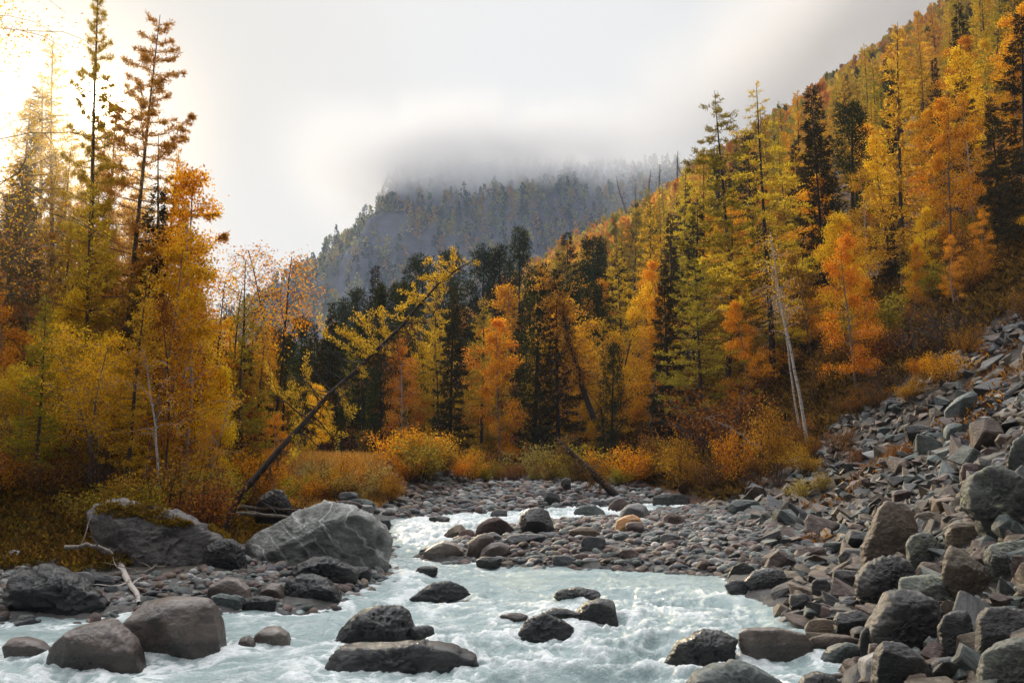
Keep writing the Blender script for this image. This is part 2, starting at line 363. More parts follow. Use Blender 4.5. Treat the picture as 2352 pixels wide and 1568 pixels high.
M['bark'] = bark_mat('bark', (0.11, 0.075, 0.05), (0.022, 0.016, 0.012))
M['dark_bark'] = bark_mat('dark_bark', (0.05, 0.035, 0.026), (0.012, 0.009, 0.008))
M['grey_bark'] = bark_mat('grey_bark', (0.26, 0.22, 0.18), (0.09, 0.07, 0.055))
M['birch_bark'] = bark_mat('birch_bark', (0.36, 0.32, 0.285), (0.05, 0.035, 0.03), 3.0, True)
M['dull_birch'] = bark_mat('dull_birch_bark', (0.20, 0.16, 0.13), (0.04, 0.028, 0.022), 3.0, True)
M['moss'] = leaf_mat('moss_tuft', [(0, (0.07, 0.055, 0.012)), (0.5, (0.17, 0.125, 0.02)), (1, (0.34, 0.24, 0.03))], 0.3)
M['moss_gold'] = leaf_mat('moss_gold', [(0, (0.10, 0.06, 0.010)), (0.5, (0.22, 0.13, 0.016)), (1, (0.36, 0.22, 0.025))], 0.3)
M['bush_leaf'] = leaf_mat('bush_leaf', [(0, (0.24, 0.10, 0.010)), (0.5, (0.52, 0.27, 0.018)), (1, (0.74, 0.45, 0.035))], 0.38)
# stones
M['slate'] = rock_mat('slate_stone', (0.037, 0.039, 0.045), (0.082, 0.085, 0.088), (0.136, 0.136, 0.136))
M['green'] = rock_mat('green_grey_stone', (0.04, 0.05, 0.046), (0.093, 0.109, 0.1), (0.157, 0.174, 0.163))
M['brown'] = rock_mat('reddish_brown_stone', (0.052, 0.032, 0.026), (0.103, 0.07, 0.058), (0.163, 0.121, 0.103))
M['tan'] = rock_mat('tan_stone', (0.069, 0.05, 0.034), (0.142, 0.105, 0.074), (0.221, 0.179, 0.137))
M['pale'] = rock_mat('pale_grey_stone', (0.116, 0.112, 0.109), (0.224, 0.217, 0.209), (0.332, 0.326, 0.31))
M['dark'] = rock_mat('dark_stone', (0.018, 0.018, 0.019), (0.042, 0.039, 0.036), (0.095, 0.088, 0.08), rough=0.5)
M['orange'] = rock_mat('orange_stone', (0.22, 0.10, 0.04), (0.42, 0.20, 0.085), (0.52, 0.30, 0.16))
M['wet'] = rock_mat('wet_dark_stone', (0.010, 0.011, 0.012), (0.026, 0.026, 0.025), (0.060, 0.058, 0.052), rough=0.20, spec=0.45, bump=0.7)
M['wetbrown'] = rock_mat('wet_brown_stone', (0.055, 0.041, 0.034), (0.135, 0.10, 0.082), (0.22, 0.18, 0.15), rough=0.34, spec=0.6, bump=0.5)
M['lichen'] = rock_mat('lichen_stone', (0.05, 0.052, 0.045), (0.11, 0.115, 0.095), (0.19, 0.20, 0.165), lichen=(0.40, 0.42, 0.18))
M['mossy'] = rock_mat('mossy_stone', (0.065, 0.059, 0.054), (0.165, 0.15, 0.138), (0.29, 0.27, 0.25), bump=0.9, rough=0.5)
M['vein'] = rock_mat('veined_stone', (0.068, 0.070, 0.064), (0.165, 0.17, 0.158), (0.30, 0.305, 0.285), vein=(0.55, 0.55, 0.52), bump=0.9, rough=0.48)
# ------------------------------------------------------------------ the setting: ground, river, mountain
def build_ground():
    az = np.radians(np.concatenate([np.linspace(-66, -32, 90)[:-1], np.linspace(-32, 32, 560), np.linspace(32, 37, 20)[1:]]))
    r = np.concatenate([np.geomspace(3.0, 60, 420)[:-1], np.geomspace(60, 560, 190)[:-1], np.geomspace(560, 1150, 25)])
    A, R = np.meshgrid(az, r)
    X, Y = R * np.sin(A), R * np.cos(A)
    Z = height(X, Y); d = shore_dist(X, Y)
    near = sstep(70, 25, R)
    Z = Z + near * (0.05 * fbm(X * 1.7, Y * 1.7, oct=4, seed=31) + 0.03 * fbm(X * 6, Y * 6, oct=2, seed=33))
    # surface zones: gravel grey, moss bank, forest litter, scree
    s = 0.65 * (X - toe(Y))
    scree = sstep(-0.6, 0.3, s) * sstep(38.5, 35.5, Y + 1.5 * fbm(X * 0.3, Y * 0.3, seed=8))
    n = fbm(X * 0.6, Y * 0.6, oct=4, seed=41); n2 = fbm(X * 2.5, Y * 2.5, oct=4, seed=43)
    left = sstep(-2.0, -3.5, X) * sstep(2.0, 4.5, d + 1.3 * n) * sstep(52, 44, Y)
    forest = np.maximum(sstep(46, 52, Y + 2 * n), sstep(36, 39, Y + 2 * n) * sstep(-1.5, 1.0, s)) * (1 - scree)
    gravel = np.array([0.085, 0.08, 0.075]); scr = np.array([0.026, 0.020, 0.015]); moss = np.array([0.085, 0.055, 0.016]); lit = np.array([0.10, 0.042, 0.014])
    earth = np.array([0.05, 0.033, 0.02]); rockc = np.array([0.032, 0.033, 0.042])
    C = np.broadcast_to(gravel, X.shape + (3,)).copy()
    def lay(c, k): C[:] = C * (1 - k[..., None]) + np.asarray(c) * k[..., None]
    lay(scr, scree); lay(moss, left); lay(earth, left * sstep(0.05, 0.4, n2) * 0.8)
    lay(lit, forest); lay(earth, forest * sstep(0.0, 0.3, n2) * 0.85)
    out = fbm(X * 0.03, Y * 0.05, oct=4, seed=55)
    lay(rockc, sstep(120, 200, Y) * sstep(0.0, 0.08, out) * sstep(0.0, 4.0, s))
    lay((0.02, 0.018, 0.012), scree * sstep(0.2, 0.5, n) * 0.5)
    mb = MB(); mb.add(np.stack([X, Y, Z], -1), grid_faces(len(r), len(az)))
    o = mb.build('ground', attr_mat('ground_surface', bump=7.0)); attr(o.data, 'col', np.concatenate([C.reshape(-1, 3), np.ones((X.size, 1))], 1), 'FLOAT_COLOR')
    tag(o, kind='structure')
build_ground()

IN_RIVER = []        # (x, y, radius, kind) of stones that stand in the water, filled by the boulder list
def build_river():
    y = [7.0]
    while y[-1] < 45: y.append(y[-1] + max(0.032, 0.0026 * y[-1]))
    y = np.array(y); u = np.linspace(-1, 1, 860)
    Yg, U = np.meshgrid(y, u, indexing='ij')
    X = -1.0 + U * (9.0 + 0.22 * Yg); Y = Yg
    d = shore_dist(X, Y)
    # rapids: stronger in the middle and far water, calm pools by the banks
    turb = 0.55 + 0.45 * fbm(X * 0.28 + 3, Y * 0.28, oct=3, seed=61)
    turb = turb + 0.55 * np.exp(-((X - 1.6) / 1.9) ** 2 - ((Y - 13.6) / 2.2) ** 2) + 0.45 * sstep(20, 27, Y) + 0.4 * np.exp(-((X - 2.2) / 2.2) ** 2 - ((Y - 17.0) / 1.5) ** 2)
    turb = turb - 0.75 * np.exp(-((X + 8.5) / 2.8) ** 2 - ((Y - 15.2) / 0.8) ** 2) - 0.5 * np.exp(-((X - 3.9) / 0.9) ** 2 - ((Y - 12.4) / 0.9) ** 2)
    turb = np.clip(turb, 0.10, 1.5) * sstep(0.15, -0.9, d)
    wx = X + 0.5 * fbm(X * 0.7, Y * 0.7, oct=3, seed=63); wy = Y + 0.5 * fbm(X * 0.7 + 9, Y * 0.7, oct=3, seed=64)
    r1 = 1 - np.abs(fbm(wx * 0.75, wy * 1.05, oct=3, seed=65)) * 2.2
    r2 = 1 - np.abs(fbm(wx * 2.0, wy * 2.8, oct=3, seed=66)) * 2.2
    r3 = 1 - np.abs(fbm(wx * 6.0, wy * 7.5, oct=3, seed=67)) * 2.2
    r4 = 1 - np.abs(fbm(wx * 14.0, wy * 17.0, oct=2, seed=70)) * 2.2
    h = turb * (0.17 * (r1 - 0.5) + 0.075 * (r2 - 0.5) + 0.034 * (r3 - 0.5) + 0.016 * (r4 - 0.5)) + 0.02 * fbm(X * 1.3, Y * 3.2, oct=4, seed=68) + 0.014 * fbm(X * 5, Y * 12, oct=4, seed=69)
    foam = sstep(0.62, 0.98, r1) * 0.55 + sstep(0.6, 0.95, r2) * 0.5 + sstep(0.6, 0.95, r3) * 0.3 + sstep(0.6, 0.95, r4) * 0.22
    foam = foam * sstep(0.25, 1.0, turb)
    fl = fbm(X * 3.0, Y * 0.9, oct=5, seed=71, gain=0.6)
    for (cx, cy, rr, kind) in IN_RIVER:
        dx, dy = (X - cx) / rr, (Y - cy) / rr
        rho = np.sqrt(dx * dx + dy * dy)
        up = np.exp(-((rho - 1.15) / 0.45) ** 2) * sstep(-0.3, 0.8, dy)
        wake = np.exp(-(dx / 1.0) ** 2) * sstep(0.2, -0.8, dy) * np.exp(dy / 2.6)
        wake = np.where(dy < 0.3, wake, 0)
        side = np.exp(-((np.abs(dx) - 1.15 - 0.25 * np.maximum(-dy, 0)) / 0.35) ** 2) * sstep(0.5, -0.3, dy) * np.exp(np.minimum(dy, 0) / 2.2)
        amp = min(rr, 0.9)
        h = h + 0.12 * amp * up - 0.09 * amp * wake * (0.4 + r2) + 0.07 * amp * side * r2
        foam = foam + 0.9 * wake * sstep(0.1, 0.75, r2 * 0.5 + r3 * 0.4 + 0.3 * fl) + 0.8 * side * sstep(0.2, 0.8, r2) + 0.35 * up * sstep(0.4, 0.9, r3)
        foam = foam + 0.7 * np.exp(-((rho - 1.0) / 0.16) ** 2) * sstep(0.1, 0.7, r3)
        if kind == 'dome':
            bump = np.exp(-(np.maximum(rho - 0.45, 0) / 0.55) ** 2)
            h = h + bump * 0.22 * rr * sstep(-1.5, 0.2, dy); foam = foam * (1 - 0.6 * np.exp(-rho ** 2 * 1.2))
    foam = foam + 0.22 * sstep(0.1, 0.6, fl) * sstep(0.2, 0.8, turb) + 0.4 * sstep(21, 28, Y) * (0.5 + 0.5 * r2)
    foam = np.clip(foam, 0, 1)
    h = h + foam * 0.005 * vnoise(X * 26, Y * 26, seed=77)
    Z = water_z(Y) + h - 0.02
    mb = MB(); mb.add(np.stack([X, Y, Z], -1), grid_faces(*X.shape))
    m, nt, N, L, out = mat_new('river_water')
    a = N('ShaderNodeAttribute'); a.attribute_name = 'foam'; tc = N('ShaderNodeTexCoord')
    mp = N('ShaderNodeMapping'); mp.inputs['Scale'].default_value = (0.8, 1.5, 1.0); L(tc.outputs['Object'], mp.inputs[0])
    f1 = noise(N, L, mp.outputs[0], 10.0, 8, 0.72, 0.9); f2 = noise(N, L, mp.outputs[0], 1.3, 4, 0.6); f3 = noise(N, L, mp.outputs[0], 42.0, 4, 0.7, 0.4)
    ff = mth(N, L, 'ADD', mth(N, L, 'MULTIPLY', a.outputs['Fac'], 0.80), mth(N, L, 'ADD', mth(N, L, 'MULTIPLY', mth(N, L, 'SUBTRACT', f1, 0.45), 1.3), mth(N, L, 'MULTIPLY', mth(N, L, 'SUBTRACT', f3, 0.5), 0.7)))
    k = cr(N, L, ff, [(0.22, (0, 0, 0)), (0.68, (0.40, 0.40, 0.40)), (1.15, (0.95, 0.95, 0.95))])
    base = cr(N, L, f2, [(0.3, (0.28, 0.37, 0.37)), (0.7, (0.42, 0.515, 0.51))])
    col = mixc(N, L, k, base, (0.93, 0.95, 0.945))
    p = N('ShaderNodeBsdfPrincipled'); L(col, p.inputs['Base Color']); p.inputs['IOR'].default_value = 1.33
    L(mth(N, L, 'ADD', 0.10, mth(N, L, 'MULTIPLY', k, 0.5)), p.inputs['Roughness'])
    b1 = N('ShaderNodeBump'); b1.inputs['Strength'].default_value = 0.8; b1.inputs['Distance'].default_value = 0.07; L(f1, b1.inputs['Height'])
    b2 = N('ShaderNodeBump'); b2.inputs['Strength'].default_value = 0.6; b2.inputs['Distance'].default_value = 0.02; L(f3, b2.inputs['Height']); L(b1.outputs[0], b2.inputs['Normal'])
    L(b2.outputs[0], p.inputs['Normal']); L(p.outputs[0], out.inputs[0])
    o = mb.build('river', m); attr(o.data, 'foam', foam.ravel()); tag(o, kind='structure')

MT_Y0, MT_Y1 = 520.0, 1000.0
def mountain_z(X, Y):
    a = X / MT_Y1
    e = np.interp(a, [-0.6, -0.40, -0.32, -0.27, -0.20, -0.15, -0.128, -0.112, -0.05, 0.05, 0.3, 0.6], [0.0, 0.01, 0.045, 0.083, 0.152, 0.195, 0.218, 0.256, 0.268, 0.268, 0.27, 0.27])
    e = e + 0.010 * fbm(X * 0.02, Y * 0.004, oct=4, seed=81)
    crest = CAM_H + e * MT_Y1
    t = np.clip((Y - MT_Y0) / (MT_Y1 - MT_Y0), 0, 1)
    # concave foot, then a cliff band, then the upper face
    band = 0.5 + 0.10 * fbm(X * 0.006, X * 0.0 + 2, oct=3, seed=83)
    bs = 0.14 * sstep(10, -110, X + 40 * fbm(Y * 0.01, X * 0.01, oct=2, seed=84)); prof = (1 - bs) * t + bs * sstep(band - 0.06, band + 0.09, t)
    z = crest * prof
    n = fbm(X * 0.012, Y * 0.012, Y * 0 + 3, oct=5, seed=85); rid = 1 - 2 * np.abs(fbm(X * 0.030, Y * 0.008, oct=5, seed=87))
    z = z + np.minimum(t * 4, 1) * np.minimum((1 - t) * 5 + 0.15, 1) * (18 * n + 17 * rid)
    return np.where(Y > MT_Y1, z - (Y - MT_Y1) * 0.7, z)
def build_mountain():
    X, Y = np.meshgrid(np.linspace(-560, 620, 420), np.concatenate([np.linspace(MT_Y0, MT_Y1, 230), np.linspace(MT_Y1 + 10, MT_Y1 + 180, 12)]))
    Z = mountain_z(X, Y)
    gy, gx = np.gradient(Z); sl = np.sqrt((gy / 2.1) ** 2 + (gx / 2.8) ** 2)
    n = fbm(X * 0.05, Z * 0.03, Y * 0.02, oct=4, seed=91)
    rock = sstep(0.5, 1.0, sl + 0.5 * n)
    C = np.array([0.06, 0.065, 0.055]) * (1 - rock[..., None]) + np.array([0.058, 0.063, 0.092]) * (1 + 0.6 * n[..., None]) * rock[..., None]
    mb = MB(); mb.add(np.stack([X, Y, Z], -1), grid_faces(*X.shape))
    o = mb.build('mountain', attr_mat('mountain_rock', bump=0.07)); attr(o.data, 'col', np.concatenate([C.reshape(-1, 3), np.ones((X.size, 1))], 1), 'FLOAT_COLOR')
    tag(o, kind='structure')
build_mountain()

# ------------------------------------------------------------------ far woods that read as one mass (each tree a small cone of leaf clumps)
def far_woods(name, P, H, Wd, C, nleaf):
    n = len(P)
    r = np.random.default_rng(5)
    t = r.random((n, nleaf)) ** 0.85
    ang = r.random((n, nleaf)) * 2 * np.pi
    rad = (1 - t) ** 0.8 * (0.35 + 0.65 * r.random((n, nleaf))) * Wd[:, None] * 0.5
    c = np.stack([P[:, None, 0] + rad * np.cos(ang), P[:, None, 1] + rad * np.sin(ang), P[:, None, 2] + H[:, None] * (0.10 + 0.86 * t)], -1)
    d = np.stack([np.cos(ang) * (1 - 0.7 * t), np.sin(ang) * (1 - 0.7 * t), r.normal(0.25, 0.45, (n, nleaf)) + t * 0.8], -1)
    L = (H[:, None] * (0.16 if nleaf < 40 else 0.115) * (0.6 + 0.8 * r.random((n, nleaf)))).ravel()
    mb = MB(); diamonds(mb, c.reshape(-1, 3), d.reshape(-1, 3), L, L * 0.75, r=r)
    tv = r.random((n, nleaf, 1)) * 0.5 + 0.75
    cc = (C[:, None, :] * tv).reshape(-1, 3)
    # bare stems
    o = mb.build(name, attr_mat(name + '_leaf', transl=0.35), smooth=False)
    cc = np.repeat(cc, 4, axis=0); attr(o.data, 'col', np.concatenate([cc, np.ones((len(cc), 1))], 1), 'FLOAT_COLOR')
    tag(o, kind='stuff'); return o
def pick(palette, w, n, r): return np.array(palette)[r.choice(len(palette), n, p=np.array(w) / sum(w))]
AUT = [(0.60, 0.27, 0.03), (0.68, 0.40, 0.045), (0.52, 0.36, 0.04), (0.33, 0.28, 0.035), (0.05, 0.055, 0.022), (0.48, 0.19, 0.025)]
def build_far_woods():
    r = np.random.default_rng(8)
    # autumn woods on the flank of the hill
    Y = 175 + (440 - 175) * r.random(9000) ** 1.0; a = -0.05 + 0.68 * r.random(9000); X = a * Y
    z = height(X, Y); e = z / Y
    gap = fbm(X * 0.03, Y * 0.05, oct=4, seed=55)
    keep = (e > -0.02) & (X > toe(Y) + 4) & (r.random(9000) < np.where(gap > 0.05, 0.10, 0.95))
    P = np.stack([X, Y, z - 0.5], -1)[keep][:5200]; n = len(P)
    H = 5.5 + 8.0 * r.random(n) ** 1.6; C = pick(AUT, (3, 4, 2.5, 1.3, 1.0, 1.4), n, r) * (0.8 + 0.4 * r.random((n, 1)))
    far_woods('hillside_woods', P, H, H * (0.26 + 0.16 * r.random(n)), C, 60)
    # woods on the hazy mountain
    X = -430 + 900 * r.random(9000); Y = MT_Y0 + 20 + (MT_Y1 - MT_Y0 + 10) * r.random(9000); z = mountain_z(X, Y)
    sl = np.abs(mountain_z(X, Y + 4) - mountain_z(X, Y - 4)) / 8
    keep = r.random(9000) < np.where(sl > 0.9, 0.38 + 0.5 * (fbm(X * 0.03, Y * 0.01, oct=3, seed=95) > 0.12), 0.85)
    P = np.stack([X, Y, z - 1], -1)[keep][:6500]; n = len(P)
    H = 9 + 9 * r.random(n); C = pick([(0.30, 0.27, 0.09), (0.36, 0.20, 0.06), (0.06, 0.085, 0.06), (0.17, 0.20, 0.09), (0.03, 0.045, 0.04)], (3, 1.6, 2.4, 2, 2), n, r) * (0.8 + 0.4 * r.random((n, 1)))
    far_woods('mountain_woods', P, H, H * 0.36, C, 34)
build_far_woods()
# ------------------------------------------------------------------ stones
_ICO = {}
def ico(n):
    if n not in _ICO:
        import bmesh
        bm = bmesh.new(); bmesh.ops.create_icosphere(bm, subdivisions=n, radius=1.0)
        v = np.array([x.co[:] for x in bm.verts]); f = np.array([[q.index for q in p.verts] for p in bm.faces], np.int32); bm.free()
        _ICO[n] = (v / np.linalg.norm(v, axis=1)[:, None], f)
    return _ICO[n]
def softmin(vals, k):
    return -np.log(np.exp(-np.clip(vals, 0, 30) * k).sum(0)) / k
def facets(d, r0, seed, n, lo=0.62, hi=0.98, k=14.0, only=None):
    """cuts a star-shaped body by random planes: flat faces with worn edges"""
    r = np.random.default_rng(seed)
    nn = r.normal(size=(n, 3)); nn /= np.linalg.norm(nn, axis=1)[:, None]
    if only is not None: nn[:, 1] = np.abs(nn[:, 1]) * only + only * 0.4; nn /= np.linalg.norm(nn, axis=1)[:, None]
    h = lo + (hi - lo) * r.random(n)
    p = d * r0[:, None]
    s = h[:, None] / np.maximum((nn @ p.T), 0.02)         # scale at which each plane is met
    s = np.concatenate([s, np.ones((1, len(d)))], 0)
    return r0 * softmin(s, k)
def rough_up(v, seed, a1, a2, f1=1.6, f2=6.0, strata=0.0):
    d = v / (np.linalg.norm(v, axis=1)[:, None] + 1e-9)
    o = seed * 3.7
    n1 = fbm(v[:, 0] * f1 + o, v[:, 1] * f1, v[:, 2] * f1, 3, seed); n2 = 1 - 2 * np.abs(fbm(v[:, 0] * f2, v[:, 1] * f2 + o, v[:, 2] * f2, 4, seed + 5))
    s = 0
    if strata:
        q = v[:, 2] * 7 + v[:, 0] * 2.5 + 0.9 * fbm(v[:, 0] * 2, v[:, 1] * 2, v[:, 2] * 2, 3, seed + 9)
        s = strata * (np.abs((q % 1) - 0.5) * 2 - 0.5)
    return v + d * (a1 * n1 + a2 * n2 + s)[:, None]
def stone_mesh(name, mat, seed, sub=4, angular=0.6, rough=0.05, strata=0.0):
    """a loose stone of unit size: angular=1 broken rock, 0 a rolled river stone"""
    d, f = ico(sub)
    r0 = np.ones(len(d))
    if angular > 0: r0 = facets(d, r0, seed, int(6 + 14 * angular), 0.48 + 0.32 * (1 - angular), 0.82 + 0.1 * (1 - angular), 10 + 60 * angular)
    v = rough_up(d * r0[:, None], seed, 0.10, rough, 1.4, 5.0, strata)
    v -= (v.max(0) + v.min(0)) / 2; v /= (v.max(0) - v.min(0)) / 2
    mb = MB(); mb.add(v, None, f); return mb.mesh(name, mat, True)
def outline_stone(name, mat, outline, depth, seed, sub=6, angular=0.7, rough=0.03, strata=0.0, block=0.6):
    """a boulder from its outline (metres, x across and z up), with its own thickness front to back"""
    P = np.asarray(outline, float)
    d, f = ico(sub)
    c = (P.max(0) + P.min(0)) / 2
    th = np.arctan2(d[:, 2], d[:, 0])
    # distance from the centre to the outline in each direction
    Q = P - c; R = np.zeros(len(th)); E = np.roll(Q, -1, axis=0) - Q
    cs, sn = np.cos(th), np.sin(th)
    for (qx, qz), (ex, ez) in zip(Q, E):
        den = cs * ez - sn * ex
        den = np.where(np.abs(den) < 1e-9, 1e-9, den)
        t = (qx * ez - qz * ex) / den; u = (qx * sn - qz * cs) / den
        R = np.where((u >= -1e-6) & (u <= 1 + 1e-6) & (t > 0), np.maximum(R, t), R)
    R = np.where(R <= 0, np.median(R[R > 0]), R)
    q = np.sqrt(np.clip(1 - d[:, 1] ** 2, 0, 1)) ** block
    y = np.sign(d[:, 1]) * np.abs(d[:, 1]) ** block
    sz = max(np.ptp(P[:, 0]), np.ptp(P[:, 1])) / 2
    v = np.stack([R * q * cs, depth * 0.5 * y, R * q * sn], 1)
    # broken faces front and back: planes that cut the body but spare its outline
    n = v / np.array([sz, depth * 0.5, sz]); l = np.linalg.norm(n, axis=1)
    rr = np.random.default_rng(seed); sil = np.stack([P[:, 0] - c[0], np.zeros(len(P)), P[:, 1] - c[1]], 1) / sz
    norms = [(rr.normal(0, 0.25), -0.55, 0.83), (rr.normal(0, 0.3), -0.95, -0.22), (rr.normal(0, 0.2), -0.22, 0.97), (rr.normal(0, 0.3), -0.8, -0.5)] + [(rr.normal(0, 0.75), -0.35 - 0.6 * rr.random(), rr.normal(0.1, 0.55)) for _ in range(int(3 + 6 * angular))] + [(rr.normal(0, 0.6), 0.7, rr.normal(0.3, 0.5)) for _ in range(3)]
    cuts = [np.ones(len(n))]
    for i, q3 in enumerate(norms):
        q3 = np.array(q3); q3 /= np.linalg.norm(q3); hs = (sil @ q3).max(); hb = (n @ q3).max()
        u = (0.06, 0.30, 0.25, 0.22)[i] if i < 4 else 0.03 + 0.32 * rr.random()
        if angular < 0.3: u = 0.35 + 0.5 * u
        cuts.append((hs + (hb - hs) * u) / np.maximum(n @ q3, 0.02))
    v = v * softmin(np.array(cuts), 14 + 60 * angular)[:, None]
    v = rough_up(v / sz, seed, 0.025 + 0.02 * angular, rough * 1.5, 1.8, 6.5, strata) * sz
    v[:, 0] += c[0]; v[:, 2] += c[1]
    mb = MB(); mb.add(v, None, f); return mb.mesh(name, mat, True)

LANDMARKS = []       # (label phrase, picture x, picture y)
BOULDERS = []        # (x, y, radius): keep the loose stones off them
def boulder(mat, pts, label, depth=0.8, seed=0, angular=0.7, rough=0.03, strata=0.0, water=None, name='boulder', mark=None, sink=0.3, back=0.5, cat='boulder', block=0.6, Yd=None):
    """pts: outline in the 2352-wide view (or a box x0, y0, x1, y1)"""
    seed = seed or (len(BOULDERS) * 7 + 3)
    if len(pts) == 4 and not hasattr(pts[0], '__len__'):
        x0, y0, x1, y1 = pts; r = np.random.default_rng(seed)
        k = 14; aa = np.linspace(0, 2 * np.pi, k, endpoint=False) + r.random(k) * 0.25
        sq = 1.0 / np.maximum(np.abs(np.cos(aa)), np.abs(np.sin(aa))) ** (0.25 + 0.35 * r.random())
        rad = sq * (1 - 0.22 * r.random(k) * min(1, angular + 0.25))
        q = np.stack([np.cos(aa) * rad, -np.sin(aa) * rad], 1)
        q = (q - q.min(0)) / (q.max(0) - q.min(0))
        pts = [(x0 + (x1 - x0) * u, y0 + (y1 - y0) * w) for u, w in q]
    P = np.array(pts, float) * K
    yb = P[:, 1].max(); xc = (P[:, 0].max() + P[:, 0].min()) / 2
    g = at(xc, yb, Yd) if Yd else ground(xc, yb)
    width = (P[:, 0].max() - P[:, 0].min()) / (1024 * F) * g.y
    dep = width * depth
    Y = g.y + dep * back * 0.6
    out = []
    for x, y in P:
        p = at(x, y, Y); out.append((p.x, p.z))
    out = np.array(out)
    zb = out[:, 1].min(); hh = out[:, 1].max() - zb
    cx = (out[:, 0].max() + out[:, 0].min()) / 2
    out[:, 0] -= cx; out[:, 1] -= zb
    low = out[:, 1] < hh * 0.25
    out[low, 1] -= sink * max(hh, width * 0.3)          # the foot goes on below the ground or water
    me = outline_stone(name, M[mat], out, dep, seed, 6 if (P[:, 0].max() - P[:, 0].min()) > 22 else 5, angular, rough, strata, block)
    o = bpy.data.objects.new(name, me); COL.objects.link(o); o.location = (cx, Y, zb)
    tag(o, label, cat)
    BOULDERS.append((cx, Y, width * 0.5, dep * 0.5))
    if water:
        IN_RIVER.append((cx, Y, width * 0.5, water))
        zz = np.array([q.co.z for q in me.vertices]) + zb - float(water_z(Y))
        attr(me, 'wet', sstep(0.20, 0.09, zz))
    if mark: LANDMARKS.append((mark, xc, (P[:, 1].max() + P[:, 1].min()) / 2))
    return o
B = boulder
# the two great boulders of the bank
pale_b = B('vein', [(572, 1245), (600, 1222), (640, 1203), (700, 1172), (745, 1157), (800, 1165), (850, 1185), (882, 1212), (893, 1240), (886, 1268), (868, 1301), (780, 1300), (690, 1298), (600, 1290), (565, 1270)],
  'huge pale greenish grey boulder with white veins standing at the river edge', 0.75, 41, 0.8, 0.035, mark='the huge veined boulder', water='rock', cat='boulder')
mossy_b = B('mossy', [(208, 1185), (228, 1160), (255, 1152), (290, 1148), (330, 1158), (400, 1178), (450, 1203), (505, 1238), (490, 1262), (486, 1298), (430, 1308), (340, 1304), (270, 1292), (232, 1256)],
  'huge grey boulder with orange moss tufts on its sloping top', 0.8, 52, 0.8, 0.045, mark='the moss-topped boulder')
B('dark', [(470, 1262), (500, 1240), (530, 1241), (556, 1262), (567, 1302), (520, 1306), (468, 1304)], 'dark jagged rock leaning against the end of the moss-topped boulder', 0.8, 9, 0.9, 0.06)
B('wet', [(18, 1405), (24, 1350), (50, 1312), (108, 1301), (165, 1326), (222, 1362), (278, 1402), (150, 1412)], 'long dark wet boulder sloping into the calm pool, grey rippled top', 0.55, 71, 0.6, 0.06, mark='the long pool boulder', water='rock')
B('wetbrown', [(276, 1448), (300, 1418), (330, 1382), (398, 1373), (478, 1371), (491, 1390), (504, 1440), (519, 1486), (470, 1497), (390, 1502), (318, 1487)], 'big brown flat-topped boulder standing in the river', 0.8, 15, 0.35, 0.012, mark='the brown flat-topped boulder', water='rock', block=0.6)
B('wetbrown', [(106, 1522), (120, 1485), (172, 1442), (228, 1428), (246, 1427), (262, 1440), (300, 1476), (332, 1508), (341, 1530), (220, 1533)], 'purplish grey pyramid boulder in the river in front of the brown flat-topped one', 0.8, 23, 0.6, 0.02, mark='the purplish pyramid boulder', water='rock')
B('wetbrown', [(10, 1482), (22, 1466), (55, 1461), (95, 1474), (118, 1492), (112, 1503), (50, 1506), (16, 1500)], 'low smooth brown stone in the water beside the purplish pyramid boulder', 0.6, 5, 0.15, 0.01, water='rock')
B('wetbrown', [(580, 1478), (588, 1455), (610, 1440), (638, 1440), (660, 1456), (672, 1478)], 'round brown stone with river water pouring over it', 0.9, 7, 0.1, 0.01, water='dome')
B('wetbrown', [(545, 1480), (552, 1465), (570, 1458), (585, 1468), (588, 1482)], 'small brown stone half under white water beside the round poured-over stone', 0.9, 8, 0.1, 0.01, water='rock')
B('wetbrown', [(476, 1366), (486, 1340), (515, 1325), (545, 1328), (572, 1350), (582, 1374), (530, 1380)], 'smooth round brown boulder on the cobble shore behind the brown flat-topped boulder', 0.8, 4, 0.12, 0.01, mark='the round shore boulder')
B('wetbrown', [(596, 1374), (602, 1350), (620, 1338), (645, 1340), (660, 1372)], 'small rounded brown rock wedged against a black angular rock', 0.9, 6, 0.15, 0.012)
B('wet', [(638, 1374), (662, 1335), (690, 1320), (715, 1318), (748, 1326), (762, 1345), (788, 1370), (740, 1378)], 'black angular rock at the water edge with a slanting ridge', 0.9, 17, 0.9, 0.04, mark='the black angular shore rock', water='rock')
B('wet', [(668, 1318), (690, 1295), (720, 1284), (750, 1283), (790, 1298), (818, 1312), (816, 1338), (750, 1342), (690, 1335)], 'black broken rock below the huge veined boulder', 0.9, 19, 0.9, 0.06, water='rock')
B('wet', (796, 1300, 852, 1334), 'small black pointed rock in the rapids below the huge veined boulder', 0.9, 20, 0.9, 0.05, water='rock')
B('green', (482, 1364, 560, 1398), 'flat wet teal rock in front of the smooth round shore boulder', 0.7, 21, 0.7, 0.04)
B('wet', (548, 1370, 632, 1398), 'low dark teal rock reaching into the river from the cobble shore', 0.6, 22, 0.6, 0.05, water='rock')
B('slate', (1990 * .3906, 1091 + 98 * .3906, 2105 * .3906, 1091 + 152 * .3906), 'flat grey slab perched on stones behind the huge veined boulder', 0.9, 24, 0.4, 0.02, Yd=27.5)
B('green', (2030 * .3906, 1091 + 138 * .3906, 2205 * .3906, 1091 + 205 * .3906), 'flat greenish slab under the perched grey slab', 0.8, 25, 0.5, 0.03, Yd=26.5)
B('brown', (1918 * .3906, 1091 + 150 * .3906, 2130 * .3906, 1091 + 218 * .3906), 'long brown rock just behind the top of the huge veined boulder', 0.6, 26, 0.5, 0.02, Yd=25.0)
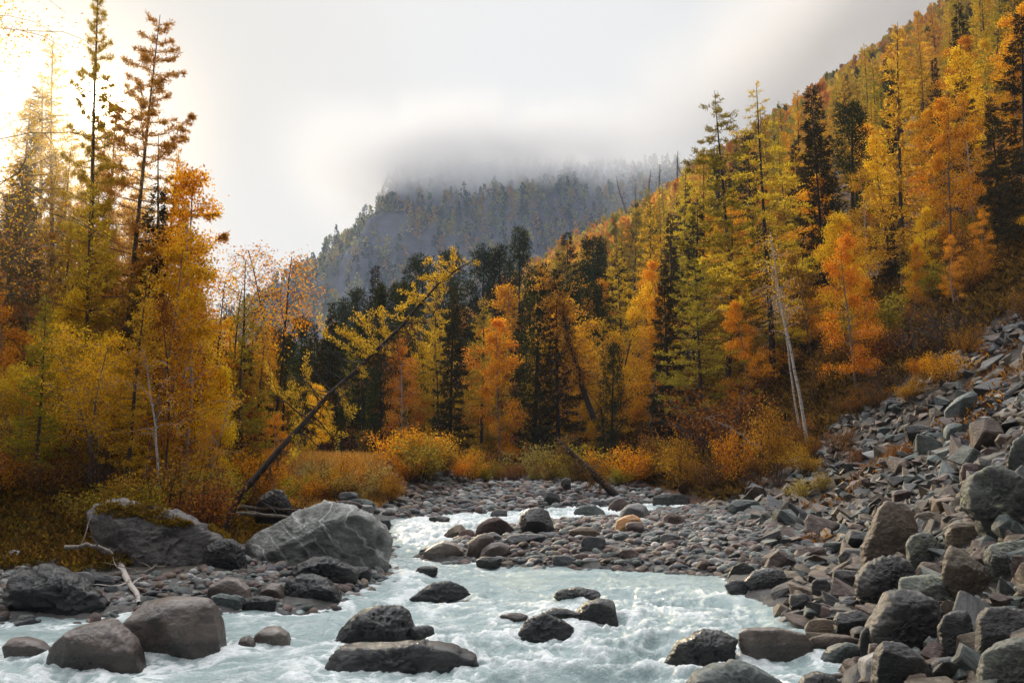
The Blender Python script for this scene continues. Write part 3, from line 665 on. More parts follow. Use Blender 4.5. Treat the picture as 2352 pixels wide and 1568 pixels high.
B('pale', (2110 * .3906, 1091 + 170 * .3906, 2200 * .3906, 1091 + 235 * .3906), 'pinkish pale stone behind the huge veined boulder', 0.8, 27, 0.3, 0.02, Yd=25.6)
B('dark', [(586, 1180), (600, 1145), (625, 1124), (650, 1130), (668, 1160), (676, 1182)], 'dark rock under the roots of the leaning larch', 0.8, 28, 0.8, 0.06, mark='the larch roots', Yd=24.0)
B('slate', (210, 1318, 262, 1350), 'dark round stone beside the fallen birch log', 0.8, 29, 0.3, 0.02, Yd=17.6)
B('pale', (158, 1312, 215, 1345), 'pale stone half hidden behind the long dark boulder', 0.8, 30, 0.3, 0.02, Yd=17.4)
B('pale', (0, 1262, 50, 1290), 'pale rounded stone on the bank above the long dark boulder', 0.8, 32, 0.3, 0.02)
# stones in the river
B('wet', [(768, 1466), (790, 1440), (835, 1408), (882, 1396), (915, 1398), (930, 1412), (942, 1440), (958, 1470), (880, 1476)], 'large black rippled rock in mid river, ridged like scales', 0.85, 33, 0.7, 0.075, mark='the black rippled rock', water='rock')
B('wet', (942, 1437, 998, 1472), 'small black rock touching the large black rippled rock', 0.8, 34, 0.8, 0.06, water='rock')
B('wet', [(738, 1530), (770, 1508), (785, 1490), (830, 1486), (900, 1491), (960, 1482), (1030, 1488), (1080, 1505), (1104, 1524), (1000, 1538), (850, 1538)], 'long low black rock with water spilling over both ends', 0.5, 35, 0.6, 0.05, mark='the long low black rock', water='rock')
B('wet', [(932, 1368), (975, 1352), (1000, 1340), (1030, 1335), (1060, 1346), (1078, 1364), (1010, 1374)], 'black rock in mid river with green water sliding over one end', 0.7, 36, 0.7, 0.05, water='rock')
B('wet', (1272, 1351, 1378, 1386), 'black hump with white water splashing over it, topmost of the four black rocks', 0.7, 37, 0.5, 0.05, water='dome')
B('wet', [(1322, 1410), (1345, 1385), (1375, 1376), (1408, 1380), (1420, 1428), (1370, 1428)], 'black wedge rock whose steep end faces the whitest rapids', 0.9, 38, 0.8, 0.04, water='rock')
B('wet', [(1248, 1408), (1272, 1396), (1300, 1400), (1345, 1412), (1340, 1428), (1280, 1424)], 'thin black rock between the black wedge and the black scaly mound', 0.7, 39, 0.8, 0.05, water='rock')
B('wet', [(1183, 1456), (1210, 1425), (1245, 1410), (1290, 1428), (1316, 1442), (1300, 1458), (1240, 1462)], 'black scaly mound in mid river in front of the black wedge rock', 0.8, 40, 0.7, 0.06, mark='the black scaly mound', water='rock')
B('brown', (1148, 1408, 1212, 1420), 'small brown stone barely showing above the water beside the black scaly mound', 0.8, 42, 0.2, 0.02, water='rock')
B('wet', [(1530, 1500), (1560, 1478), (1610, 1452), (1650, 1450), (1690, 1468), (1680, 1500), (1610, 1514)], 'black scaly rock sloping into foam beside the dark log-shaped boulder', 0.8, 43, 0.7, 0.06, water='rock')
B('wetbrown', [(1697, 1452), (1712, 1441), (1790, 1443), (1850, 1456), (1868, 1478), (1858, 1500), (1790, 1508), (1715, 1502), (1700, 1480)], 'dark log-shaped boulder lying in the river near the bank', 0.55, 44, 0.6, 0.02, mark='the dark log-shaped boulder', water='rock', block=0.6)
B('tan', (1858, 1458, 1985, 1502), 'flat tan rock with a little cascade between it and the log-shaped boulder', 0.7, 45, 0.4, 0.02, water='rock')
B('green', [(1880, 1515), (1910, 1492), (1945, 1474), (1980, 1482), (2000, 1512), (1940, 1520)], 'low teal wedge rock at the water edge below the flat tan rock', 0.8, 46, 0.8, 0.03, water='rock')
B('green', [(1575, 1580), (1610, 1548), (1650, 1530), (1690, 1522), (1735, 1535), (1790, 1565), (1810, 1590), (1690, 1600)], 'pale teal boulder rising from the river at the very bottom of the picture', 0.9, 47, 0.6, 0.035, water='rock')
B('wet', [(1828, 1580), (1850, 1555), (1880, 1545), (1915, 1552), (1945, 1580)], 'small dark rock at the bottom of the picture next to the pale teal boulder', 0.9, 48, 0.6, 0.04, water='rock')
B('dark', (1094, 1278, 1152, 1297), 'small flat dark rock in the water just off the gravel point', 0.7, 49, 0.6, 0.04, water='rock')
B('dark', (985, 1184, 1032, 1198), 'small black rock alone in the far white water', 0.7, 50, 0.6, 0.04, water='rock')
B('wet', (955, 1300, 1005, 1320), 'black stone breaking the surface with white spray above the mid river', 0.8, 51, 0.5, 0.05, water='dome')
B('slate', (858, 1190, 898, 1212), 'dark purple stone behind the river end of the huge veined boulder', 0.8, 53, 0.4, 0.03, water='rock', Yd=25.5)
# the gravel point on the far side
def q2(x0, y0, x1, y1): return (861.3 + x0 * .3418, 1062.3 + y0 * .3418, 861.3 + x1 * .3418, 1062.3 + y1 * .3418)
def o2(*p): return [(861.3 + x * .3418, 1062.3 + y * .3418) for x, y in p]
B('wetbrown', o2((316, 625), (340, 590), (400, 545), (470, 523), (530, 540), (590, 590), (630, 635), (480, 640)), 'large wet brown dome at the tip of the gravel point', 0.8, 54, 0.25, 0.012, mark='the wet brown dome', water='rock')
B('brown', o2((614, 590), (630, 530), (680, 490), (740, 470), (795, 490), (806, 540), (760, 590), (690, 628), (630, 622)), 'round brown boulder standing just behind the wet brown dome', 0.8, 55, 0.12, 0.01)
B('wetbrown', o2((690, 625), (720, 575), (780, 535), (850, 532), (915, 560), (905, 590), (820, 632), (740, 636)), 'smooth two-toned brown boulder leaning out beside the round brown boulder', 0.7, 56, 0.2, 0.01)
B('pale', o2((740, 500), (760, 470), (800, 462), (845, 490), (848, 530), (790, 530)), 'pale smooth stone behind the two-toned brown boulder', 0.8, 57, 0.1, 0.01)
B('brown', o2((660, 480), (690, 420), (760, 370), (820, 362), (880, 395), (945, 450), (930, 490), (800, 492), (690, 490)), 'purplish saddle-topped boulder with a pale flank above the round brown boulder', 0.8, 58, 0.7, 0.02, mark='the saddle-topped boulder')
B('dark', o2((970, 400), (985, 345), (1040, 310), (1110, 297), (1160, 330), (1190, 400), (1220, 470), (1120, 478), (1000, 470)), 'tall dark brown peaked boulder, highest on the gravel point', 0.9, 59, 0.8, 0.03, mark='the tall dark peaked boulder')
B('dark', o2((972, 430), (1010, 375), (1060, 347), (1105, 370), (1140, 430), (1165, 478), (1060, 480)), 'dark green pointed rock leaning on the tall dark peaked boulder', 0.8, 60, 0.8, 0.03)
B('tan', o2((440, 490), (490, 450), (540, 418), (580, 412), (606, 440), (590, 488), (520, 496)), 'tan wedge stone in white water beside the saddle-topped boulder', 0.8, 61, 0.5, 0.02, water='rock')
B('brown', q2(565, 445, 668, 512), 'brown angular stone between the tan wedge and the saddle-topped boulder', 0.8, 62, 0.6, 0.02)
B('pale', o2((768, 358), (785, 325), (830, 308), (885, 315), (893, 358), (820, 364)), 'pale cream wedge stone at the water behind the saddle-topped boulder', 0.8, 63, 0.5, 0.02, water='rock')
B('green', o2((1325, 345), (1350, 310), (1420, 283), (1480, 288), (1530, 320), (1562, 358), (1440, 364)), 'broad grey green boulder beyond the tall dark peaked boulder', 0.8, 64, 0.6, 0.03)
B('brown', o2((1558, 325), (1575, 280), (1620, 240), (1660, 235), (1705, 270), (1712, 325), (1630, 332)), 'brown rounded boulder by the far bend of the water', 0.8, 65, 0.4, 0.02)
B('pale', o2((1638, 375), (1655, 320), (1700, 280), (1770, 268), (1820, 290), (1845, 340), (1790, 378)), 'big round pinkish boulder near the far bend of the water', 0.8, 66, 0.12, 0.012, mark='the round pinkish boulder')
B('orange', o2((1608, 440), (1625, 390), (1680, 360), (1735, 345), (1780, 370), (1805, 420), (1750, 460), (1640, 462)), 'bright orange boulder on the gravel point', 0.8, 67, 0.6, 0.02, mark='the orange boulder')
B('brown', q2(1683, 393, 1808, 472), 'rounded grey brown boulder in front of the orange boulder', 0.8, 68, 0.12, 0.012)
B('brown', o2((1925, 412), (1945, 360), (1985, 330), (2030, 345), (2080, 380), (2115, 412)), 'dark red jagged rock beside the orange boulder', 0.8, 69, 0.9, 0.03)
B('tan', o2((1288, 490), (1310, 450), (1380, 430), (1460, 432), (1512, 470), (1490, 497), (1380, 500)), 'long smooth tan boulder in the middle of the gravel point', 0.6, 70, 0.15, 0.012, mark='the long smooth tan boulder')
B('dark', o2((1128, 270), (1145, 205), (1165, 188), (1240, 215), (1242, 275), (1180, 280)), 'dark upright block on the far gravel bar', 0.8, 72, 0.8, 0.02, mark='the dark upright block')
B('pale', q2(1066, 174, 1162, 237), 'pale rounded boulder beside the dark upright block', 0.8, 73, 0.2, 0.015)
B('dark', o2((1243, 185), (1250, 130), (1275, 100), (1310, 108), (1318, 188)), 'dark jagged block at the back of the far gravel bar', 0.8, 74, 0.8, 0.03)
B('dark', o2((1866, 285), (1872, 225), (1930, 212), (2060, 210), (2112, 240), (2110, 290)), 'wide dark green block under the yellow birch by the far bend', 0.6, 75, 0.7, 0.03, mark='the wide dark green block')
B('slate', q2(868, 478, 1155, 546), 'flat wet slab with shining top beside the two-toned brown boulder', 0.7, 76, 0.6, 0.03)
B('slate', q2(1385, 492, 1560, 596), 'dark rounded block in front of the long smooth tan boulder', 0.8, 77, 0.5, 0.02)
B('green', q2(1600, 470, 1712, 525), 'squarish teal stone in front of the orange boulder', 0.8, 78, 0.6, 0.02)
B('brown', q2(1640, 575, 1770, 652), 'reddish pointed rock near the front edge of the gravel point', 0.8, 79, 0.7, 0.02)
B('slate', q2(1195, 620, 1340, 682), 'grey angular rock at the waterline of the gravel point', 0.8, 80, 0.7, 0.03)
B('pale', q2(1385, 638, 1510, 678), 'low pale stone at the waterline of the gravel point', 0.7, 81, 0.3, 0.02)
B('pale', q2(1915, 470, 2050, 540), 'pale grey cracked stone toward the broad end of the gravel point', 0.8, 82, 0.6, 0.02)
# the rockfall bank
def q1(x0, y0, x1, y1): return (1665.2 + x0 * .3775, 976.2 + y0 * .3775, 1665.2 + x1 * .3775, 976.2 + y1 * .3775)
def o1(*p): return [(1665.2 + x * .3775, 976.2 + y * .3775) for x, y in p]
B('lichen', o1((1475, 420), (1485, 360), (1520, 300), (1600, 255), (1680, 242), (1760, 300), (1850, 380), (1860, 560), (1800, 690), (1690, 700), (1600, 660), (1545, 570), (1480, 500)), 'huge overhanging boulder with pale green lichen cap', 0.9, 91, 0.7, 0.035, mark='the lichen-capped boulder', sink=0.1)
B('lichen', o1((1725, 260), (1735, 190), (1765, 100), (1819, 60), (1900, 80), (1900, 330), (1790, 330)), 'tall dark rock above the lichen-capped boulder, cut by the picture edge', 0.8, 92, 0.7, 0.04, Yd=17.8)
B('tan', o1((842, 885), (848, 740), (880, 660), (925, 530), (955, 480), (985, 460), (1090, 475), (1130, 522), (1168, 612), (1150, 700), (1100, 790), (1050, 850), (900, 900)), 'tall pointed tan slab standing on the rockfall', 0.6, 93, 0.8, 0.025, mark='the tall pointed slab', strata=0.012)
B('lichen', q1(1108, 652, 1292, 870), 'dark boulder with green lichen patches beside the tall pointed slab', 0.8, 94, 0.6, 0.035)
B('tan', o1((1318, 900), (1340, 790), (1385, 735), (1440, 760), (1540, 840), (1640, 920), (1678, 1010), (1640, 1065), (1480, 1060), (1340, 960)), 'large rusty tan angular boulder with a bright broken face', 0.8, 95, 0.8, 0.025, mark='the rusty tan boulder')
B('lichen', q1(1600, 702, 1900, 902), 'green layered boulder under the lichen-capped boulder', 0.7, 96, 0.6, 0.04, strata=0.015)
B('tan', q1(1345, 588, 1592, 725), 'tan sloping slab tucked under the lichen-capped boulder', 0.7, 97, 0.8, 0.025)
B('tan', q1(1155, 528, 1335, 625), 'light tan block beside the top of the tall pointed slab', 0.8, 98, 0.8, 0.025)
B('dark', o1((806, 1010), (820, 930), (880, 850), (960, 800), (1050, 800), (1120, 840), (1172, 920), (1165, 1040), (1000, 1085), (850, 1080)), 'dark boulder with a crumbling layered top below the tall pointed slab', 0.8, 99, 0.7, 0.06, strata=0.02)
B('lichen', o1((1066, 1020), (1072, 930), (1150, 920), (1280, 912), (1400, 945), (1520, 1010), (1556, 1080), (1500, 1135), (1300, 1130), (1120, 1090)), 'long green grey slab bridging two dark boulders', 0.6, 100, 0.7, 0.03, strata=0.01, mark='the long bridging slab')
B('dark', o1((890, 1240), (960, 1130), (1000, 1040), (1080, 1010), (1180, 1025), (1290, 1080), (1315, 1180), (1310, 1400), (1100, 1410), (950, 1380)), 'great black boulder, biggest at the foot of the rockfall', 0.9, 101, 0.7, 0.05, mark='the great black boulder')
B('dark', q1(1305, 1128, 1515, 1410), 'black block in the shadow beside the great black boulder', 0.8, 102, 0.6, 0.03)
B('dark', o1((1535, 1400), (1540, 1180), (1600, 1115), (1700, 1102), (1900, 1150), (1900, 1410)), 'wide black boulder with a reddish stain under the rusty tan boulder', 0.7, 103, 0.6, 0.03)
B('dark', o1((905, 1568), (925, 1400), (960, 1310), (1010, 1308), (1100, 1340), (1190, 1420), (1250, 1500), (1240, 1640), (960, 1640)), 'black pyramid boulder at the bottom edge beside the water', 0.8, 104, 0.7, 0.03, mark='the black pyramid boulder')
B('lichen', o1((1555, 1640), (1565, 1480), (1580, 1390), (1680, 1340), (1800, 1300), (1900, 1290), (1900, 1640)), 'lichen-spotted boulder in the bottom corner of the rockfall', 0.8, 105, 0.6, 0.035, mark='the corner boulder')
B('slate', q1(1255, 1408, 1475, 1535), 'flat grey stone between the black pyramid and the corner boulder', 0.8, 106, 0.4, 0.02)
B('slate', q1(1688, 1208, 1850, 1335), 'dark grey angular stone just above the lichen-spotted corner boulder', 0.8, 107, 0.8, 0.025)
B('tan', q1(872, 1325, 940, 1485), 'upright tan stone squeezed beside the black pyramid boulder', 0.8, 108, 0.3, 0.015)
B('tan', q1(1110, 1510, 1240, 1640), 'tan broken stone at the bottom edge in front of the flat grey stone', 0.8, 109, 0.7, 0.025)
B('dark', q1(820, 1220, 950, 1430), 'dark narrow rock between the river and the great black boulder', 0.7, 110, 0.7, 0.03)
B('dark', q1(690, 750, 850, 880), 'dark squat rock beside the foot of the tall pointed slab', 0.8, 111, 0.8, 0.03)
B('dark', q1(655, 880, 830, 1030), 'dark broad block at the waterside below the dark squat rock', 0.8, 112, 0.8, 0.03)
B('brown', o1((225, 865), (270, 800), (325, 755), (370, 770), (420, 810), (430, 865), (330, 870)), 'reddish pyramid rock on the rockfall shore', 0.8, 113, 0.8, 0.02, mark='the reddish pyramid rock')
B('brown', q1(425, 735, 625, 822), 'reddish blocky rock beside the reddish pyramid rock', 0.7, 114, 0.7, 0.025)
B('dark', o1((10, 910), (50, 860), (110, 832), (170, 860), (215, 910)), 'grey pyramid stone at the waterline below the gravel point', 0.8, 115, 0.7, 0.03, water='rock')
B('wet', o1((120, 950), (170, 890), (260, 870), (350, 880), (370, 940), (300, 1000), (180, 1000)), 'wet black jagged rock at the waterside', 0.8, 116, 0.8, 0.04, water='rock')
B('wet', q1(0, 942, 205, 1022), 'wet black slope of rock with a small spill of white water', 0.7, 117, 0.7, 0.04, water='rock', mark='the wet black slope')
B('green', q1(20, 452, 215, 540), 'pale teal flat-topped rock below the yellow sapling', 0.7, 118, 0.5, 0.02, mark='the pale teal flat-topped rock')
B('dark', q1(660, 1125, 875, 1285), 'dark brown wedge rock above the cascade', 0.8, 119, 0.8, 0.03)
B('dark', q1(395, 1020, 515, 1122), 'dark cornered rock in the shallows', 0.8, 120, 0.9, 0.03, water='rock')
B('dark', q1(525, 930, 645, 1062), 'dark upright split rock at the waterside', 0.8, 121, 0.9, 0.03)
B('tan', q1(488, 1175, 695, 1285), 'low tan rock reaching into the water above the log-shaped boulder', 0.7, 122, 0.7, 0.02)
B('slate', q1(690, 1060, 825, 1142), 'slate cornered rock above the dark brown wedge rock', 0.8, 123, 0.8, 0.03)
B('brown', q1(848, 1095, 955, 1165), 'small brown block between the slate rock and the great black boulder', 0.8, 124, 0.7, 0.02)
def q0(x0, y0, x1, y1): return (1764 + x0 * .3662, 516.8 + y0 * .3662, 1764 + x1 * .3662, 516.8 + y1 * .3662)
def o0(*p): return [(1764 + x * .3662, 516.8 + y * .3662) for x, y in p]
B('green', o0((1108, 1170), (1130, 1140), (1200, 1080), (1280, 1040), (1312, 1060), (1305, 1110), (1240, 1160), (1180, 1215), (1115, 1200)), 'pale teal tilted slab high on the scree', 0.7, 131, 0.8, 0.02, mark='the pale teal tilted slab')
B('dark', o0((846, 1258), (960, 1252), (1060, 1280), (1088, 1310), (1040, 1335), (940, 1355), (885, 1330)), 'dark lens-shaped rock lying on the scree', 0.6, 132, 0.7, 0.02, mark='the dark lens-shaped rock')
B('green', q0(1108, 1238, 1232, 1342), 'green rounded rock beside the dark lens-shaped rock', 0.8, 133, 0.4, 0.02)
B('slate', q0(1105, 908, 1198, 1002), 'grey flat rock by the birch shrubs near the top of the scree', 0.8, 134, 0.7, 0.02)
B('slate', q0(1545, 600, 1640, 680), 'grey rock under mossy turf at the top of the scree', 0.8, 135, 0.7, 0.02)
B('tan', q0(1425, 1305, 1540, 1390), 'tan squared block above the lichen-capped boulder', 0.8, 136, 0.8, 0.02)
B('green', q0(588, 1335, 668, 1400), 'green grey rock below the bushes at the scree foot', 0.8, 137, 0.5, 0.02)
B('green', q0(685, 1265, 770, 1312), 'light teal slab in the middle of the scree', 0.7, 138, 0.7, 0.02)
B('brown', q0(540, 1395, 620, 1480), 'brown upright rock by the scree foot', 0.8, 139, 0.8, 0.02)
B('brown', q1(1020, 392, 1135, 472), 'brown rock just above the tall pointed slab', 0.8, 140, 0.6, 0.02)
B('brown', q1(1430, 225, 1560, 345), 'reddish slab leaning above the lichen-capped boulder', 0.8, 141, 0.7, 0.02)
B('pale', q1(1615, 195, 1725, 255), 'pale grey triangular rock above the lichen-capped boulder', 0.8, 142, 0.8, 0.02)
# moss cushions on the moss-topped boulder, rusty stain rock on the veined one
def moss_on(o, spots, scale):
    me = o.data; co = np.zeros(len(me.vertices) * 3, np.float32); me.vertices.foreach_get('co', co); co = co.reshape(-1, 3)
    no = np.zeros(len(me.vertices) * 3, np.float32); me.vertices.foreach_get('normal', no); no = no.reshape(-1, 3)
    r = np.random.default_rng(4); mb = MB()
    for px, py in spots:
        p = at(px * K, py * K, o.location.y - 0.3); q = np.array([p.x - o.location.x, 0, p.z - o.location.z])
        dd = np.hypot(co[:, 0] - q[0], co[:, 2] - q[2]) + np.where(no[:, 2] > 0.25, 0, 9) + np.where(no[:, 1] < 0.4, 0, 9)
        c = co[int(np.argmin(dd))]
        m = np.nonzero(np.linalg.norm((co - c) / np.array([2.2, 1.6, 1.0]), axis=1) < scale * (0.6 + 0.7 * r.random()))[0]
        if len(m) < 3: continue
        i = r.choice(m, 260)
        pos = co[i] + r.normal(0, 0.012, (260, 3)); d = no[i] + r.normal(0, 0.5, (260, 3))
        diamonds(mb, pos, d, 0.05 + 0.04 * r.random(260), 0.03, r=r)
    mb.build('moss', M['moss_gold'], o)
moss_on(mossy_b, [(275, 1172), (300, 1178), (330, 1182), (360, 1190), (255, 1165), (310, 1160), (350, 1172), (395, 1196), (420, 1200), (470, 1225), (500, 1240), (240, 1168)], 0.085)
build_river()

# ---- loose stones: the larger ones each an object, the rest gravel
def shard(seed, bevel=0.05):
    """a broken rock: the hull of a few scattered corners, edges a little worn"""
    import bmesh
    r = np.random.default_rng(seed); n = int(r.integers(9, 15)); p = r.uniform(-1, 1, (n, 3)); p /= np.maximum(np.linalg.norm(p, axis=1)[:, None], 0.75)
    bm = bmesh.new(); [bm.verts.new(q) for q in p]
    h = bmesh.ops.convex_hull(bm, input=bm.verts[:]); bmesh.ops.delete(bm, geom=[g for g in h['geom_interior'] if isinstance(g, bmesh.types.BMVert)], context='VERTS')
    bmesh.ops.dissolve_limit(bm, angle_limit=0.2, verts=bm.verts[:], edges=bm.edges[:])
    if bevel: bmesh.ops.bevel(bm, geom=bm.edges[:], offset=bevel, segments=1, affect='EDGES', clamp_overlap=True)
    bmesh.ops.triangulate(bm, faces=bm.faces[:]); bm.verts.index_update()
    v = np.array([x.co[:] for x in bm.verts]); f = np.array([[q.index for q in g.verts] for g in bm.faces], np.int32); bm.free()
    v -= (v.max(0) + v.min(0)) / 2; v /= (v.max(0) - v.min(0)) / 2
    return v, f
def shard_mesh(seed):
    v, f = shard(seed); mb = MB(); mb.add(v, None, f); return mb.mesh('scree_rock', M['tan'], False)
ANG = [shard_mesh(200 + i) for i in range(22)]
RND = [stone_mesh('river_stone', M['slate'], 300 + i, 4, 0.15 + 0.25 * (i % 3 == 0), 0.02) for i in range(10)]
def loose():
    r = np.random.default_rng(21); out = []
    def candidate(n, xr, yr, smin, smax, fn, pw):
        X = xr[0] + (xr[1] - xr[0]) * r.random(n); Y = yr[0] + (yr[1] - yr[0]) * r.random(n) ** 1.3
        s = smin + (smax - smin) * r.random(n) ** pw
        d = shore_dist(X, Y); sc = 0.65 * (X - toe(Y))
        k = fn(X, Y, d, sc, s)
        X, Y, s, d, sc = X[k], Y[k], s[k], d[k], sc[k]
        z = height(X, Y); px, py = to_px(X, Y, z)
        kk = (px > -30) & (px < 1054) & (py > 200) & (py < 730)
        return [t for t in zip(X[kk], Y[kk], z[kk], s[kk], d[kk], sc[kk], px[kk], py[kk])]
    # gravel point, far bar, cobble shore below the mossy boulder
    bar = lambda X, Y, d, sc, s: (d > -0.35) & (sc < 0.3) & (X > -3.2) & (Y < 39.5) & (d < 9)
    far = lambda X, Y, d, sc, s: (d > -0.3) & (Y > 33) & (Y < 53) & (sc < 0.2) & (X > -6.5) & ((X > -4.2 - (Y - 33) * 0.12) | (d < 2.0))
    lef = lambda X, Y, d, sc, s: (d > -0.4) & (X < -2.3) & (Y < 33) & (d < 3.2)
    scr = lambda X, Y, d, sc, s: (d > -0.3) & (sc > -0.5) & (Y < 36.3 + 1.2 * fbm(X * 0.4, Y * 0.4, seed=8)) & (X < 0.62 * Y) & ((fbm(X * 0.33, Y * 0.33, oct=3, seed=107) < 0.20) | (Y < 19) | (s > 0.2))
    c = [('river_stone',) + t for t in candidate(9000, (-3, 9), (20, 39), 0.03, 0.15, bar, 2.2)]
    c += [('river_stone',) + t for t in candidate(7000, (-9, 9), (33, 53), 0.04, 0.22, far, 2.3)]
    c += [('river_stone',) + t for t in candidate(7500, (-11, -2), (15.5, 31), 0.03, 0.13, lef, 2.2)]
    c += [('scree_rock',) + t for t in candidate(32000, (3.2, 24), (8.5, 40), 0.03, 0.25, scr, 3.2)]
    c += [('scree_rock',) + t for t in candidate(300, (3.2, 24), (9, 36), 0.24, 0.48, scr, 2.0)]
    res = []
    bx = np.array(BOULDERS)
    for t in c:
        e = ((t[1] - bx[:, 0]) / (bx[:, 2] + t[4] * 0.4)) ** 2 + ((t[2] - bx[:, 1]) / (bx[:, 3] + t[4] * 0.4)) ** 2
        if e.min() > 0.8: res.append(t)
    return res
LOOSE = loose()
CNAME = {'slate': 'slate grey', 'green': 'teal grey', 'brown': 'reddish brown', 'tan': 'tan', 'pale': 'pale grey', 'dark': 'blackish'}
STONES = []
def build_loose():
    r = np.random.default_rng(33)
    lowA = [shard(400 + i, 0) for i in range(24)]; lowR = [stone_verts(500 + i, 0.2, 2) for i in range(8)]
    score = {}
    for kind in ('river_stone', 'scree_rock'):
        L = sorted([t for t in LOOSE if t[0] == kind], key=lambda t: -t[4] / t[2])
        big, rest = L[:250], L[250:]
        for i, (k, X, Y, z, s, d, sc, px, py) in enumerate(big):
            protos = ANG if kind == 'scree_rock' else RND
            o = bpy.data.objects.new(kind, protos[int(r.integers(len(protos)))]); COL.objects.link(o)
            mn = str(r.choice(['tan', 'brown', 'green', 'slate', 'dark', 'pale'], p=[.30, .21, .16, .05, .25, .03] if kind == 'scree_rock' else [.12, .26, .2, .22, .06, .14]))
            o.material_slots[0].link = 'OBJECT'; o.material_slots[0].material = M[mn]
            flat = 0.38 + 0.45 * r.random(); lon = 1.0 + (0.9 if kind == 'scree_rock' else 0.5) * r.random() ** 1.5
            o.scale = (s * lon, s * (0.75 + 0.3 * r.random()), s * flat)
            tl = math.atan(0.65) if sc > 0.2 else 0
            o.rotation_euler = (r.normal(0, 0.22), -tl * 0.7 + r.normal(0, 0.25), r.random() * 6.28)
            o.location = (X, Y, z + s * flat * 0.30)
            STONES.append((o, kind, mn, s, lon, flat, px, py))
        # the small remainder: one mass of broken or rolled stones
        mb = MB(); low = lowA if kind == 'scree_rock' else lowR; mats = ['tan', 'brown', 'green', 'slate', 'dark', 'pale']
        pr = np.array([.30, .21, .16, .05, .25, .03] if kind == 'scree_rock' else [.12, .24, .2, .24, .06, .14])
        f = ico(2)[1]
        for (k, X, Y, z, s, d, sc, px, py) in rest[:18000]:
            v = low[int(r.integers(len(low)))]
            if kind == 'scree_rock': v, f = v
            v = v * np.array([s * (1 + 0.5 * r.random()), s * 0.9, s * (0.45 + 0.35 * r.random())])
            E = np.array(Euler((r.normal(0, 0.25), (-0.4 if sc > 0.2 else 0) + r.normal(0, 0.25), r.random() * 6.28)).to_matrix())
            mb.add(v @ E.T + np.array([X, Y, z + s * 0.22]), None, f, int(r.choice(6, p=pr)))
        o = mb.build('gravel' if kind == 'river_stone' else 'scree_gravel', [M[x] for x in mats], smooth=(kind == 'river_stone')); tag(o, kind='stuff')
def stone_verts(seed, ang, sub):
    d, f = ico(sub); r0 = facets(d, np.ones(len(d)), seed, int(6 + 14 * ang), 0.48 + 0.32 * (1 - ang), 0.82 + 0.1 * (1 - ang), 10 + 60 * ang)
    v = d * r0[:, None]; v -= (v.max(0) + v.min(0)) / 2; return v / ((v.max(0) - v.min(0)) / 2)
build_loose()
# ------------------------------------------------------------------ trees
def norm(v): return v / (np.linalg.norm(v, axis=-1, keepdims=True) + 1e-9)
def path(p0, d0, L, n, r, wob=0.15, bend=(0, 0, 0)):
    """a limb: n points from p0 along d0, wandering and bending"""
    p = np.array(p0, float); d = np.array(d0, float); d /= np.linalg.norm(d); out = [p.copy()]; st = L / (n - 1)
    for i in range(n - 1):
        d = d + r.normal(0, wob, 3) + np.array(bend) / (n - 1); d /= np.linalg.norm(d)
        p = p + d * st; out.append(p.copy())
    return np.array(out)
def along(P, t):
    i = np.clip(np.asarray(t) * (len(P) - 1), 0, len(P) - 1.001); k = i.astype(int); f = (i - k)[:, None]
    return P[k] * (1 - f) + P[k + 1] * f
def sphere_dirs(n, r): return norm(r.normal(size=(n, 3)))

def birch(seed, H=9.0, leaves=5000, leaf=0.088, mat='birch_leaf', spread=0.17, lo=0.22, bark='birch_bark', sparse=1.0, lean=0.06, stems=1, trunk_r=0.011, clump=0.17):
    r = np.random.default_rng(seed); tb = MB(); cb = MB(); tips = []
    for sI in range(stems):
        T = path((r.normal(0, 0.12) * (stems > 1), r.normal(0, 0.12) * (stems > 1), -0.3), (r.normal(0, lean) + (0.12 * (sI - (stems - 1) / 2)), r.normal(0, lean), 1), H * (1 - 0.12 * sI) + 0.3, 12, r, 0.045)
        Hh = H
        tube(tb, T, np.linspace(trunk_r * H, 0.006 * H * 0.3, 12), 7)
        nl = int(26 * sparse) + 4
        for k in range(nl):
            t = lo + (0.97 - lo) * ((k + r.random()) / nl)
            p = along(T, [t])[0]; a = r.random() * 6.28; up = 0.75 + 0.9 * t
            prof = math.sin(min(1, (1 - t) / (1 - lo) * 1.15 + 0.1) * 1.75) ** 0.8 if t > lo else 1
            L = H * spread * max(0.25, prof) * (0.75 + 0.5 * r.random())
            P = path(p, (math.cos(a), math.sin(a), up), L, 6, r, 0.16, (0, 0, -0.8))
            tube(tb, P, np.linspace(trunk_r * 0.32 * H * (1 - 0.6 * t), 0.006, 6), 4)
            for q in range(4):
                tt = 0.35 + 0.65 * r.random(); p2 = along(P, [tt])[0]
                P2 = path(p2, (math.cos(a + r.normal(0, 0.9)), math.sin(a + r.normal(0, 0.9)), 0.4 + r.normal(0, 0.4)), L * 0.45, 4, r, 0.2, (0, 0, -1.2))
                tube(tb, P2, np.linspace(0.010, 0.004, 4), 3); tips.append(P2)
            tips.append(P[2:])
    per = max(3, int(leaves * 1.3) // len(tips)); cs, ds = [], []
    for P in tips:
        m = max(1, int(per * (0.3 + 1.4 * r.random())))
        c = along(P, r.random(m)) + r.normal(0, 1, (m, 3)) * clump * np.array([1, 1, 0.8]) * (H / 9)
        cs.append(c); ds.append(sphere_dirs(m, r) + np.array([0, 0, -0.35]))
    c = np.concatenate(cs); d = np.concatenate(ds); diamonds(cb, c, d, leaf * (0.6 + 0.8 * r.random(len(c))), leaf * 0.75, r=r)
    return tb.mesh('trunk', M[bark]), cb.mesh('crown', M[mat], False), H

